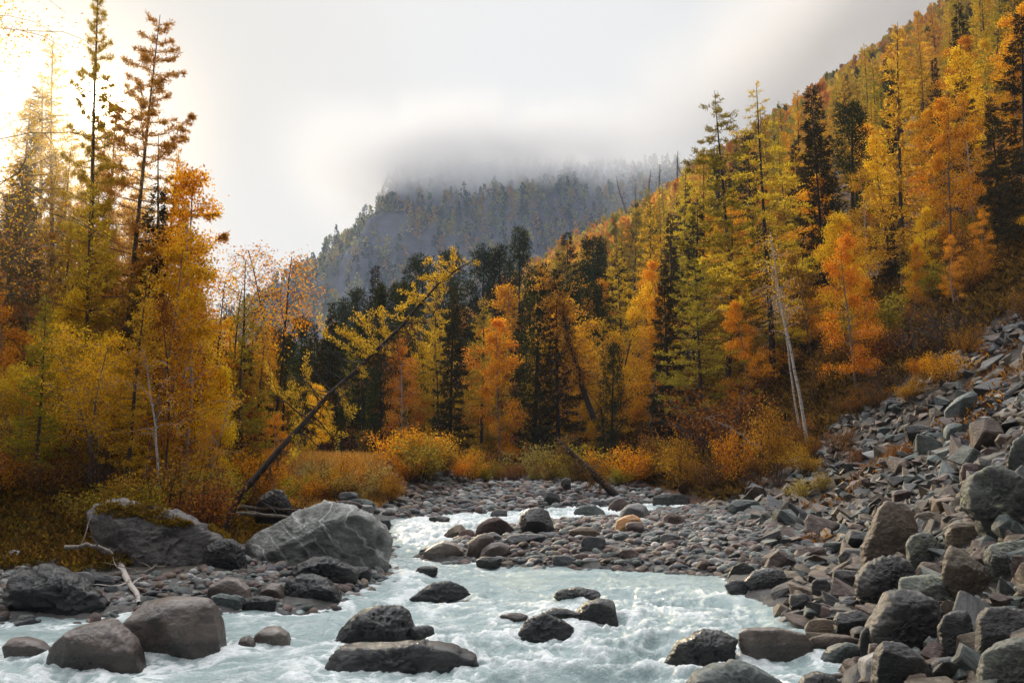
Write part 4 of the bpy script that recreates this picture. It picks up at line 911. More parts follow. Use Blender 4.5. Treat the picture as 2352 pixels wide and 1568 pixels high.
def larch(seed, H=15.0, needles=9000, nl=0.22, mat='larch_needle', width=0.15, lo=0.15, dens=1.0, droop=-0.25, ragged=0.35, trunk_r=0.011, bark='bark', up_tip=0.9, dead=0.0, lichen=False):
    r = np.random.default_rng(seed); tb = MB(); cb = MB(); segs = []; w = []
    T = path((0, 0, -0.4), (r.normal(0, 0.015), r.normal(0, 0.015), 1), H + 0.4, 14, r, 0.012)
    tube(tb, T, np.concatenate([[trunk_r * H * 1.25], np.linspace(trunk_r * H, 0.012, 13)]), 8)
    nb = int(95 * dens); deads = []
    for k in range(nb):
        t = lo + (0.985 - lo) * ((k + r.random()) / nb); p = along(T, [t])[0]; a = k * 2.4 + r.normal(0, 0.5)
        prof = (1 - t) ** 0.75 * (0.5 + 0.5 * min(1, (t - lo) * 5 + 0.3)) + 0.06
        L = H * width * prof * (1 - ragged + 2 * ragged * r.random()) * 1.25
        P = path(p, (math.cos(a), math.sin(a), droop + 0.7 * max(0, t - 0.6)), L, 6, r, 0.10, (0, 0, up_tip * 0.6))
        tube(tb, P, np.linspace(0.0026 * H * (1 - t) + 0.008, 0.004, 6), 3)
        if r.random() < dead: deads.append(P); continue
        segs.append(P); w.append(L)
        for q in range(int(2 + L * 2.2)):
            tt = 0.25 + 0.7 * r.random(); p2 = along(P, [tt])[0]; s = 1 if q % 2 else -1
            P2 = path(p2, (math.cos(a + s * 0.9), math.sin(a + s * 0.9), -0.15 + r.normal(0, 0.2)), L * 0.38 * (1.1 - tt), 4, r, 0.12, (0, 0, 0.35))
            tube(tb, P2, np.linspace(0.008, 0.003, 4), 3); segs.append(P2); w.append(L * 0.38)
    w = np.array(w); w /= w.sum(); cs, ds = [], []
    for P, q in zip(segs, w):
        m = int(needles * q) + 1; tt = r.random(m); c = along(P, tt) + r.normal(0, 0.035, (m, 3))
        ax = norm(P[-1] - P[0]); cs.append(c); ds.append(sphere_dirs(m, r) * 0.9 + ax * 0.7 + np.array([0, 0, 0.25]))
    c = np.concatenate(cs); d = np.concatenate(ds); diamonds(cb, c, d, nl * (0.5 + 0.9 * r.random(len(c))), nl * 0.26, r=r)
    out = [tb.mesh('trunk', M[bark]), cb.mesh('crown', M[mat], False), H]
    return tuple(out)

def pine(seed, H=12.0, needles=7000, nl=0.26, mat='pine_needle', width=0.16, lo=0.10, top=0.55, nb=70, trunk_r=0.013, bark='dark_bark', tuft=0.30, upturn=0.6):
    """stone pine: branches turn up and end in bushy tufts; rounded columnar crown"""
    r = np.random.default_rng(seed); tb = MB(); cb = MB(); ends = []
    T = path((0, 0, -0.4), (r.normal(0, 0.02), r.normal(0, 0.02), 1), H + 0.3, 10, r, 0.012)
    tube(tb, T, np.concatenate([[trunk_r * H * 1.2], np.linspace(trunk_r * H, 0.03, 9)]), 7)
    for k in range(nb):
        t = lo + (0.96 - lo) * ((k + r.random()) / nb); p = along(T, [t])[0]; a = k * 2.4 + r.normal(0, 0.5)
        prof = (1 - t ** 2.2) ** top * (0.75 + 0.5 * r.random()) * (0.55 + 0.45 * min(1, t * 3))
        L = H * width * prof + 0.15
        P = path(p, (math.cos(a), math.sin(a), -0.05 + 0.5 * t), L, 5, r, 0.10, (0, 0, upturn * 2.0))
        tube(tb, P, np.linspace(0.0022 * H * (1.1 - t), 0.01, 5), 4); ends.append((P[-1], L)); ends.append((P[-2], L * 0.8)); ends.append((along(P, [0.5])[0] + r.normal(0, 0.12, 3), L * 0.5))
    ends.append((T[-1], 1.0)); per = needles // len(ends); cs, ds = [], []
    for p, L in ends:
        m = max(6, int(per * (0.6 + 0.8 * r.random()))); d = sphere_dirs(m, r) + np.array([0, 0, 0.55])
        cs.append(p + norm(d) * (tuft * r.random((m, 1)) ** 0.6) * np.array([1, 1, 1.15])); ds.append(d)
    c = np.concatenate(cs); d = np.concatenate(ds); diamonds(cb, c, d, nl * (0.6 + 0.7 * r.random(len(c))), nl * 0.22, r=r)
    return tb.mesh('trunk', M[bark]), cb.mesh('crown', M[mat], False), H
def spruce(seed, H=13.0, needles=8000, nl=0.26, mat='spruce_needle', width=0.13, lo=0.04):
    """narrow spruce: drooping tiers hung with needles"""
    r = np.random.default_rng(seed); tb = MB(); cb = MB(); segs = []
    T = path((0, 0, -0.4), (r.normal(0, 0.01), r.normal(0, 0.01), 1), H + 0.3, 10, r, 0.008)
    tube(tb, T, np.concatenate([[0.015 * H], np.linspace(0.012 * H, 0.012, 9)]), 7)
    nb = 110
    for k in range(nb):
        t = lo + (0.985 - lo) * ((k + r.random()) / nb); p = along(T, [t])[0]; a = k * 2.4 + r.normal(0, 0.4)
        L = H * width * ((1 - t) ** 0.72 * (0.7 + 0.6 * r.random()) + 0.03)
        P = path(p, (math.cos(a), math.sin(a), -0.35 + 0.5 * t), L, 5, r, 0.08, (0, 0, 0.25))
        tube(tb, P, np.linspace(0.0016 * H * (1.1 - t) + 0.004, 0.004, 5), 3); segs.append((P, L))
    tot = sum(L for _p, L in segs); cs, ds = [], []
    for P, L in segs:
        m = int(needles * L / tot) + 3; tt = 0.15 + 0.85 * r.random(m); c = along(P, tt); ax = norm(P[-1] - P[0]); side = np.array([-ax[1], ax[0], 0])
        off = r.normal(0, 1, (m, 1)) * side * L * 0.22 * (1.1 - tt[:, None]); c = c + off + np.array([0, 0, -1]) * np.abs(r.normal(0, 0.12, (m, 1)))
        cs.append(c); ds.append(ax * 0.8 + sphere_dirs(m, r) * 0.7 + np.array([0, 0, -0.35]))
    c = np.concatenate(cs); d = np.concatenate(ds); diamonds(cb, c, d, nl * (0.6 + 0.8 * r.random(len(c))), nl * 0.24, r=r)
    return tb.mesh('trunk', M['dark_bark']), cb.mesh('crown', M[mat], False), H
def snag(seed, H=10.0):
    r = np.random.default_rng(seed); tb = MB(); T = path((0, 0, -0.4), (r.normal(0, 0.05), 0, 1), H + 0.4, 12, r, 0.02)
    tube(tb, T, np.linspace(0.012 * H, 0.012, 12), 6)
    for k in range(40):
        t = 0.15 + 0.83 * r.random(); p = along(T, [t])[0]; a = r.random() * 6.28
        L = H * (0.02 + 0.07 * r.random() * (1.1 - t)); P = path(p, (math.cos(a), math.sin(a), r.normal(-0.1, 0.35)), L, 4, r, 0.2, (0, 0, -0.3)); tube(tb, P, np.linspace(0.02, 0.005, 4), 3)
    return tb.mesh('trunk', M['grey_bark']), None, H
def shrub_mesh(seed, H=1.6, n=1500, leaf=0.06, mat='gold_leaf', wide=0.6, stems=14, fill=0.10, bark='bark'):
    r = np.random.default_rng(seed); tb = MB(); cb = MB(); cs = []
    for k in range(stems):
        a = r.random() * 6.28; s = wide * (0.15 + 0.6 * r.random())
        P = path((math.cos(a) * 0.06, math.sin(a) * 0.06, -0.1), (math.cos(a) * s, math.sin(a) * s, 1), H * (0.6 + 0.45 * r.random()), 7, r, 0.13)
        tube(tb, P, np.linspace(0.010 * H + 0.004, 0.004, 7), 4)
        for q in range(4):
            P2 = path(along(P, [0.3 + 0.6 * r.random()])[0], (math.cos(a) + r.normal(0, 0.8), math.sin(a) + r.normal(0, 0.8), 0.9), H * 0.3, 4, r, 0.15); tube(tb, P2, np.linspace(0.007, 0.003, 4), 3)
            m = n // (stems * 5); cs.append(along(P2, r.random(m)) + r.normal(0, fill * H / 1.6, (m, 3)))
        m = n // (stems * 5); cs.append(along(P[2:], r.random(m)) + r.normal(0, fill * H / 1.6, (m, 3)))
    c = np.concatenate(cs); diamonds(cb, c, sphere_dirs(len(c), r) + np.array([0, 0, 0.3]), leaf * (0.6 + 0.8 * r.random(len(c))), leaf * 0.6, r=r)
    return tb.mesh('trunk', M[bark]), cb.mesh('crown', M[mat], False), H
# ---- one of each kind and a few of its variants, near and farther
PROTO = {
 'birch': [birch(1, leaves=9000, lo=0.1, bark='dull_birch', trunk_r=0.008), birch(2, spread=0.21, leaves=10000, lo=0.08, bark='dull_birch', trunk_r=0.008), birch(3, mat='gold_leaf', spread=0.16, leaves=8000, lo=0.1, bark='bark', trunk_r=0.008),
           birch(4, spread=0.15, leaves=5500, lo=0.15, trunk_r=0.0075), birch(5, mat='rust_leaf', leaves=5000, lo=0.06, bark='bark', trunk_r=0.007)],
 'yellow_birch': [birch(6, mat='gold_leaf', leaves=10000, spread=0.20, lo=0.1, bark='dull_birch', trunk_r=0.008), birch(7, mat='gold_leaf', leaves=8000, spread=0.16, lo=0.1, bark='bark', trunk_r=0.008)],
 'bare_birch': [birch(8, leaves=1400, sparse=0.7, spread=0.16, lo=0.4), birch(9, leaves=1000, sparse=0.6, lo=0.45, spread=0.2)],
 'larch': [larch(11), larch(12, mat='olive_needle', width=0.14), larch(13, width=0.12, needles=7000), larch(14, mat='olive_needle', width=0.17, ragged=0.45)],
 'thin_larch': [larch(15, needles=4500, dens=0.7, width=0.13, ragged=0.5, dead=0.2, lo=0.3), larch(16, needles=3800, dens=0.6, width=0.16, ragged=0.55, dead=0.3, lo=0.25)],
 'pine': [pine(21), pine(22, width=0.14, nb=60), pine(23, width=0.20, top=0.7, H=11), pine(24, width=0.12, nb=64)],
 'spruce': [spruce(31), spruce(32, width=0.11), spruce(33, width=0.16, needles=9500)],
 'snag': [snag(41), snag(42)],
}
KIND = {'birch': ('birch_tree', 'birch'), 'yellow_birch': ('birch_tree', 'birch'), 'bare_birch': ('birch_tree', 'birch'), 'larch': ('larch_tree', 'larch'), 'thin_larch': ('larch_tree', 'larch'),
        'pine': ('pine_tree', 'pine'), 'spruce': ('spruce_tree', 'spruce'), 'snag': ('dead_tree', 'dead tree')}
TREES = []           # (object, kind, variant, height, picture x, picture y, distance) for the labels
TREE_XY = []
def plant(kind, X, Y, H, label=None, var=None, rz=None, wide=1.0, tilt=None, mark=None, proto=None, group=None):
    r = rng; var = int(r.integers(len(PROTO[kind]))) if var is None else var
    tm, cm, h0 = proto or PROTO[kind][var]
    o = empty(KIND[kind][0], (X, Y, hgt(X, Y)), r.random() * 6.28 if rz is None else rz, tilt if tilt else (r.normal(0, 0.02), r.normal(0, 0.02)))
    o.rotation_mode = 'ZYX'
    s = H / h0; o.scale = (s * wide, s * wide, s)
    linkmesh('trunk', tm, o)
    if cm: linkmesh('crown', cm, o)
    px, py = to_px(X, Y, o.location.z + H * 0.6)
    tag(o, label, KIND[kind][1], group); TREE_XY.append((X, Y))
    if not label: TREES.append((o, kind, var, H, float(px), float(py), Y))
    if mark: LANDMARKS.append((mark, float(px), float(py)))
    return o
def tree(kind, px, ptop, Y, label, var=None, wide=1.0, pbase=None, proto=None, rz=None, tilt=None, mark=None):
    """a tree picked out in the photograph: picture x of its foot, picture y of its top, distance (2352-wide view)"""
    px *= K; ptop *= K
    a = ray(px, ptop)[0]; X = a * Y
    H = at(px, ptop, Y).z - hgt(X, Y)
    return plant(kind, X, Y, max(1.0, H), label, var, rz, wide, tilt, mark, proto)
T_ = tree
# the sunlit side of the valley
P_tall = larch(51, 18, 40000, 0.13, 'larch_needle', 0.095, 0.22, 1.15, -0.12, 0.4, 0.0115, lichen=True)
T_('larch', 236, -70, 27.0, 'tallest larch, straight trunk running out of the top of the picture', proto=P_tall, mark='the tallest larch', wide=0.72, rz=0.0, tilt=(0, 0.015))
T_('larch', 318, 28, 29.0, 'tall larch with long feathery branches toward the river, beside the tallest larch', proto=larch(52, 17, 48000, 0.135, 'larch_needle', 0.18, 0.26, 0.9, -0.1, 0.45, 0.009), mark='the feathery larch', rz=0.0, tilt=(0, 0.02))
T_('thin_larch', 158, 85, 31.0, 'slender larch standing in front of the sun', proto=larch(53, 17, 9000, 0.12, 'larch_needle', 0.10, 0.4, 0.8, -0.1, 0.4, 0.009))
T_('spruce', 110, 195, 33.0, 'dark narrow spruce just beside the sun', 0)
T_('spruce', 4, 345, 28.0, 'dark spruce at the picture edge below the bare birch twigs', 2)
T_('spruce', 68, 420, 30, 'dark spruce between the edge spruce and the sun', 1)
T_('bare_birch', -120, -130, 22.0, 'nearly bare birch hanging its twigs into the top corner by the sun', proto=birch(54, 13, 5200, 0.065, 'birch_leaf', 0.33, 0.3, 'bark', sparse=1.5, clump=0.2, trunk_r=0.006, lean=0.0), rz=2.6, tilt=(0, 0))
T_('larch', 30, 215, 31.0, 'golden larch at the picture edge below the sun', 2, 0.9)
T_('larch', 150, 300, 30.0, 'golden larch filling the gap between the sun and the tallest larch', 0, 0.8)
T_('larch', 375, 330, 33.0, 'slim larch half hidden behind the feathery larch', 2, 0.8)
T_('larch', 265, 200, 32.0, 'dense golden larch behind the tallest larch', 0, 0.9)
T_('snag', 412, 325, 30.0, 'thin dead tree like a pole beside the feathery larch', 0)
T_('birch', 395, 385, 27.0, 'orange birch around the dead pole tree', 0, wide=0.9)
T_('birch', 440, 520, 26.0, 'orange birch at the open end of the sunlit grove', 3, wide=1.0)
T_('birch', 345, 560, 24.5, 'orange birch below the feathery larch', 1)
T_('yellow_birch', 225, 735, 22.6, 'low golden birch catching the sun in front of the tallest larch', proto=birch(55, 6.5, 12000, 0.075, 'gold_leaf', 0.27, 0.3, 'dull_birch', stems=3, clump=0.24, trunk_r=0.008), mark='the low golden birch')
T_('birch', 60, 840, 22.6, 'low yellow birch at the shady picture edge', proto=birch(56, 5.5, 7500, 0.07, 'gold_leaf', 0.25, 0.3, 'dull_birch', stems=2, clump=0.24, trunk_r=0.008))
T_('bare_birch', 222, 880, 24.0, 'thin white birch stem with few leaves under the low golden birch', 0)
T_('birch', 130, 600, 26.0, 'brown orange birch among the dark trunks', 4)
T_('birch', 20, 640, 24.5, 'rusty birch at the dark picture edge', 4)
T_('larch', 150, 470, 28, 'larch filling the gap under the sun', 2)
T_('spruce', 300, 640, 27, 'dark spruce behind the low golden birch', 0)
T_('bare_birch', 545, 600, 33.0, 'bare forked birch with orange tufts, first of the two against the white sky', proto=birch(57, 11, 1700, 0.11, 'birch_leaf', 0.2, 0.45, 'dark_bark', 0.7, stems=2, trunk_r=0.009), mark='the two bare birches')
T_('bare_birch', 640, 525, 35.0, 'slender bare birch with a tufted round top, taller of the two against the sky', proto=birch(58, 12, 2000, 0.12, 'birch_leaf', 0.17, 0.55, 'dark_bark', 0.8, stems=2, trunk_r=0.008, clump=0.22))
T_('spruce', 492, 640, 31.0, 'thin ragged spruce against the white sky beside the bare birches', proto=larch(59, 10, 1800, 0.16, 'spruce_needle', 0.10, 0.1, 0.8, -0.3, 0.4, 0.012, 'dark_bark'))
T_('birch', 470, 690, 28, 'pale orange birch glowing at the end of the sunlit grove', 3)
T_('pine', 555, 800, 34, 'young dark pine under the bare birches', 1)
T_('pine', 650, 770, 37, 'dark pine between the bare birches and the leaning larch', 0)
T_('pine', 600, 860, 33, 'small dark pine below the two bare birches', 3)
T_('yellow_birch', 735, 880, 44, 'small bright yellow birch seen through the leaning larch', 0)
T_('birch', 640, 950, 28, 'small orange birch behind the foot of the leaning larch', 3)
FOREST_MARKS = {'narrow dark spruce spire on the skyline before the blue mountain': 'the narrow skyline spire', 'tall dark columnar pine standing over the skyline': 'the tall columnar pine', 'tall dark spruce where the golden hillside meets the blue mountain': 'the tall skyline spruce',
 'bright yellow birch standing alone before dark pines': 'the lone yellow birch', 'broad golden birch, brightest of the valley middle': 'the broad golden birch', 'fresh green pine at the edge of the far gravel bar': 'the fresh green pine', 'great orange birch on the slope': 'the great orange birch',
 'big dark stone pine on the slope above the great orange birch': 'the big stone pine', 'great dark spruce towering over the slope': 'the great dark spruce', 'orange birch standing at the scree edge': 'the scree-edge birch', 'yellow birch high on the slope beside the great dark spruce': 'the high yellow birch', 'dark pine between the bare birches and the leaning larch': 'the dark valley pine'}
# the middle of the valley
for x, top, Y, k, v, w, lab in [
 (760, 690, 95, 'pine', 1, 1, 'dark pine on the skyline, first above the bare birches'), (800, 665, 100, 'pine', 0, 1, 'dark double-topped pine on the skyline'),
 (858, 598, 105, 'spruce', 1, 1.0, 'narrow dark spruce spire on the skyline before the blue mountain'), (905, 650, 100, 'pine', 3, 1, 'dark pine beside the narrow skyline spire'),
 (935, 600, 108, 'spruce', 0, 0.9, 'second dark spire on the skyline'), (985, 590, 100, 'pine', 2, 1, 'broad dark pine on the skyline above the leaning larch'),
 (1050, 580, 96, 'pine', 0, 1, 'dark pine behind the tip of the leaning larch'), (1100, 575, 98, 'pine', 1, 1, 'dark pine beside the tip of the leaning larch'), (1140, 570, 95, 'pine', 3, 1, 'dark pine next to the tall skyline column'),
 (1186, 530, 92, 'pine', 3, 0.85, 'tall dark columnar pine standing over the skyline'), (1240, 590, 92, 'larch', 1, 1, 'olive larch between two dark skyline pines'),
 (1312, 522, 90, 'spruce', 2, 1.1, 'tall dark spruce where the golden hillside meets the blue mountain'), (1362, 548, 88, 'pine', 2, 1.1, 'round-headed dark pine in front of the golden hillside'),
 (1425, 555, 82, 'spruce', 2, 1.2, 'dark conical spruce in front of the golden hillside'), (1500, 520, 80, 'spruce', 1, 1, 'slim dark spruce among golden larches'), (1540, 480, 75, 'spruce', 1, 1.1, 'tall slim dark spruce beside the two tall larches'),
 (970, 787, 62, 'yellow_birch', 1, 1.25, 'bright yellow birch standing alone before dark pines'), (1053, 700, 80, 'birch', 3, 0.7, 'slim orange birch before dark pines'),
 (1140, 735, 66, 'birch', 1, 1.2, 'broad orange birch in the middle of the valley'), (1180, 655, 78, 'birch', 0, 1, 'orange birch under the tall columnar pine'),
 (1212, 705, 70, 'yellow_birch', 1, 0.9, 'yellow birch with a dark spruce in front'), (1216, 748, 62, 'spruce', 1, 1, 'thin dark spruce in front of a yellow birch'),
 (1290, 680, 62, 'yellow_birch', 0, 1.4, 'broad golden birch, brightest of the valley middle'), (1385, 640, 74, 'birch', 0, 1, 'orange birch below the round-headed pine'),
 (1390, 750, 56, 'yellow_birch', 1, 1, 'lemon yellow birch with a green pine before it'), (1398, 790, 50, 'pine', 0, 0.9, 'fresh green pine at the edge of the far gravel bar'),
 (1490, 680, 54, 'birch', 0, 1.2, 'tall orange birch beside the green pine'), (1530, 560, 58, 'spruce', 0, 1.1, 'shaggy dark spruce behind the tall orange birch'),
 (1020, 850, 60, 'spruce', 1, 0.8, 'thin dark spruce at the back of the far gravel bar'), (1100, 860, 60, 'birch', 4, 1, 'rusty birch at the back of the far gravel bar'),
 (880, 900, 58, 'birch', 4, 1.1, 'rusty birch behind the leaning larch trunk'), (780, 930, 52, 'pine', 1, 0.8, 'dark young pine behind the leaning larch trunk'),
 (1560, 800, 52, 'thin_larch', 0, 1, 'thin larch with bare lower boughs beside the olive larch'), (1330, 860, 56, 'birch', 3, 1, 'orange birch under the broad golden birch'),
 # under the two tall larches
 (1660, 500, 49, 'larch', 1, 1.7, 'bushy olive yellow larch below the taller of the two tall larches'), (1610, 620, 46, 'larch', 3, 1.5, 'golden olive larch whose boughs sweep down to the bank'),
 (1715, 690, 45, 'birch', 1, 1.0, 'orange birch in front of the two tall larches'), (1930, 400, 52, 'birch', 1, 1.25, 'great orange birch on the slope'), (1900, 505, 47, 'birch', 0, 1.3, 'broad orange birch leaning over the scree'),
 (1950, 240, 64, 'pine', 2, 1.15, 'big dark stone pine on the slope above the great orange birch'), (2095, 385, 62, 'birch', 1, 1.2, 'bright orange birch beside the great dark spruce'),
 (2080, 330, 70, 'yellow_birch', 0, 0.9, 'small round yellow birch above the bright orange birch'), (2200, 175, 58, 'spruce', 2, 1.35, 'great dark spruce towering over the slope'), (2150, 205, 66, 'spruce', 0, 1.2, 'dark spruce at the shoulder of the great dark spruce'),
 (2340, 20, 44, 'spruce', 2, 1.2, 'dark spruce at the upper picture edge of the slope'), (2255, 480, 42.0, 'birch', 3, 1, 'light orange birch by the top of the scree'), (2185, 540, 41.0, 'birch', 3, 1.1, 'orange birch standing at the scree edge'),
 (2090, 560, 42.5, 'birch', 0, 0.9, 'bright orange birch shrub tree above the scree'), (1990, 640, 41.0, 'birch', 0, 1.0, 'white-stemmed orange birch at the scree edge'), (2050, 440, 52, 'spruce', 2, 1.0, 'dark spruce between orange birches on the slope'),
 (2320, 340, 55, 'yellow_birch', 0, 1.2, 'yellow orange birch high at the picture edge'), (2310, 200, 66, 'yellow_birch', 1, 1.0, 'yellow birch high on the slope beside the great dark spruce'),
 (2130, 640, 39.8, 'birch', 4, 1.0, 'rusty birch bush low on the scree edge'), (1810, 330, 66, 'larch', 3, 1, 'olive larch behind the taller trunks'), (1860, 260, 72, 'larch', 1, 1, 'olive larch with level boughs below the ridge'),
 (2030, 200, 82, 'larch', 3, 1.1, 'olive larch beside the big stone pine'), (2000, 230, 80, 'larch', 0, 1, 'golden larch above the big stone pine'), (2110, 230, 78, 'spruce', 1, 1, 'slim dark spruce among golden larches high on the slope')]:
    T_(k, x, top, Y, lab, v, w, mark=FOREST_MARKS.get(lab))
T_('thin_larch', 1690, 203, 50.0, 'tall clumpy-needled larch, greener of the two larches rising over the ridge', proto=larch(61, 17, 22000, 0.19, 'olive_needle', 0.19, 0.2, 0.95, -0.25, 0.55, 0.010, 'dark_bark', 0.7, 0.08), mark='the two tall larches', rz=0.5, tilt=(0, -0.075))
T_('thin_larch', 1760, 193, 48.0, 'tall half-bare larch with long crooked boughs, barer of the two over the ridge', proto=larch(62, 17, 14000, 0.17, 'larch_needle', 0.19, 0.22, 0.8, -0.4, 0.6, 0.0105, 'dark_bark', 0.5, 0.15), rz=1.2, tilt=(0, -0.05))
P_wb = birch(63, 13, 700, 0.08, 'birch_leaf', 0.10, 0.55, sparse=0.8, trunk_r=0.0085, lean=0.02)
T_('bare_birch', 1842, 505, 36.5, 'tall leaning white birch stem almost bare, at the foot of the scree', proto=P_wb, tilt=(0.0, -0.09), rz=0.4, mark='the white birch stem')
T_('bare_birch', 1836, 615, 37.2, 'second thin white birch stem behind the tall leaning one', proto=birch(64, 12, 300, 0.08, 'birch_leaf', 0.10, 0.6, sparse=0.5, trunk_r=0.0075, lean=0.02), tilt=(0.0, -0.11), rz=2.0)
# fill: the woods that the photograph shows between them
def fill_woods():
    r = np.random.default_rng(77); pts = list(TREE_XY)
    def ok(X, Y, dmin):
        q = np.array(pts); return np.min((q[:, 0] - X) ** 2 + (q[:, 1] - Y) ** 2) > dmin * dmin
    # the slope beyond the scree
    n = 0
    for _ in range(6000):
        if n >= 290: break
        Y = 38.2 + 138 * r.random() ** 1.25; a = -0.02 + 0.64 * r.random(); X = a * Y
        sc = 0.65 * (X - float(toe(Y)))
        if sc < 0.4 or (Y < 46 and a < 0.25) or not ok(X, Y, 1.5 + 0.019 * Y): continue
        if Y < 52 and a < 0.15: continue
        u = r.random()
        if Y < 70: k, H = ('birch', 6 + 4 * r.random()) if u < 0.46 else ('yellow_birch', 6 + 4 * r.random()) if u < 0.53 else ('larch', 9 + 5 * r.random()) if u < 0.72 else ('spruce', 9 + 5 * r.random())
        else: k, H = ('larch', 9 + 6 * r.random()) if u < 0.55 else ('yellow_birch', 7 + 3 * r.random()) if u < 0.70 else ('birch', 7 + 3 * r.random()) if u < 0.82 else ('pine', 9 + 4 * r.random()) if u < 0.9 else ('spruce', 10 + 4 * r.random())
        if Y < 48: H *= 0.7
        plant(k, X, Y, H); pts.append((X, Y)); n += 1
    # the wooded valley floor behind the far bar
    n = 0
    for _ in range(5000):
        if n >= 270: break
        a = -0.33 + 0.42 * r.random(); Y = 53 + 72 * r.random(); X = a * Y
        if a < -0.2 and Y < 60 or not ok(X, Y, 1.1 + 0.012 * Y): continue
        u = r.random(); dark = float(sstep(54, 76, Y)) if a > -0.12 else 0.95
        if u < 0.30 + 0.58 * dark: k, H = ('pine', 8.0 + 3.5 * r.random()) if r.random() < 0.7 else ('spruce', 9 + 3.5 * r.random())
        elif u < 0.85: k, H = 'birch', 5.5 + 3.0 * r.random()
        else: k, H = 'larch', 8 + 4 * r.random()
        # lower towards the open end of the valley
        H *= float(np.interp(a, [-0.33, -0.22, -0.1, 0.1], [0.62, 0.75, 0.95, 1.0]))
        plant(k, X, Y, H); pts.append((X, Y)); n += 1
    # the sunlit bank
    n = 0
    for _ in range(4000):
        if n >= 165: break
        a = -0.62 + 0.40 * r.random(); Y = 21.5 + 32 * r.random(); X = a * Y
        if float(shore_dist(np.array([X]), np.array([Y]))[0]) < 4.0 or not ok(X, Y, 0.7 + 0.014 * Y): continue
        open_end = float(np.interp(a, [-0.62, -0.36, -0.30, -0.22], [1.0, 1.0, 0.62, 0.45]))
        u = r.random()
        k, H = ('birch', 5 + 4.5 * r.random()) if u < 0.5 else ('larch', 7 + 5 * r.random()) if u < 0.72 else ('spruce', 6 + 5 * r.random()) if u < 0.9 else ('bare_birch', 6 + 3 * r.random())
        plant(k, X, Y, H * open_end * float(np.interp(Y, [21, 31], [0.45, 1.0]))); pts.append((X, Y)); n += 1
    # dead poles along the ridge
    for x, top in [(1455, 405), (1490, 390), (1520, 375), (1462, 425), (1560, 345), (1592, 360), (1640, 330), (1800, 250), (1838, 225), (1875, 205), (1905, 190), (1935, 175), (1965, 150), (2010, 120), (2040, 100)]:
        Y = 330 - 60 * (x - 1455) / 600
        T_('snag', x, top, Y, None, None, 3.0)
fill_woods()
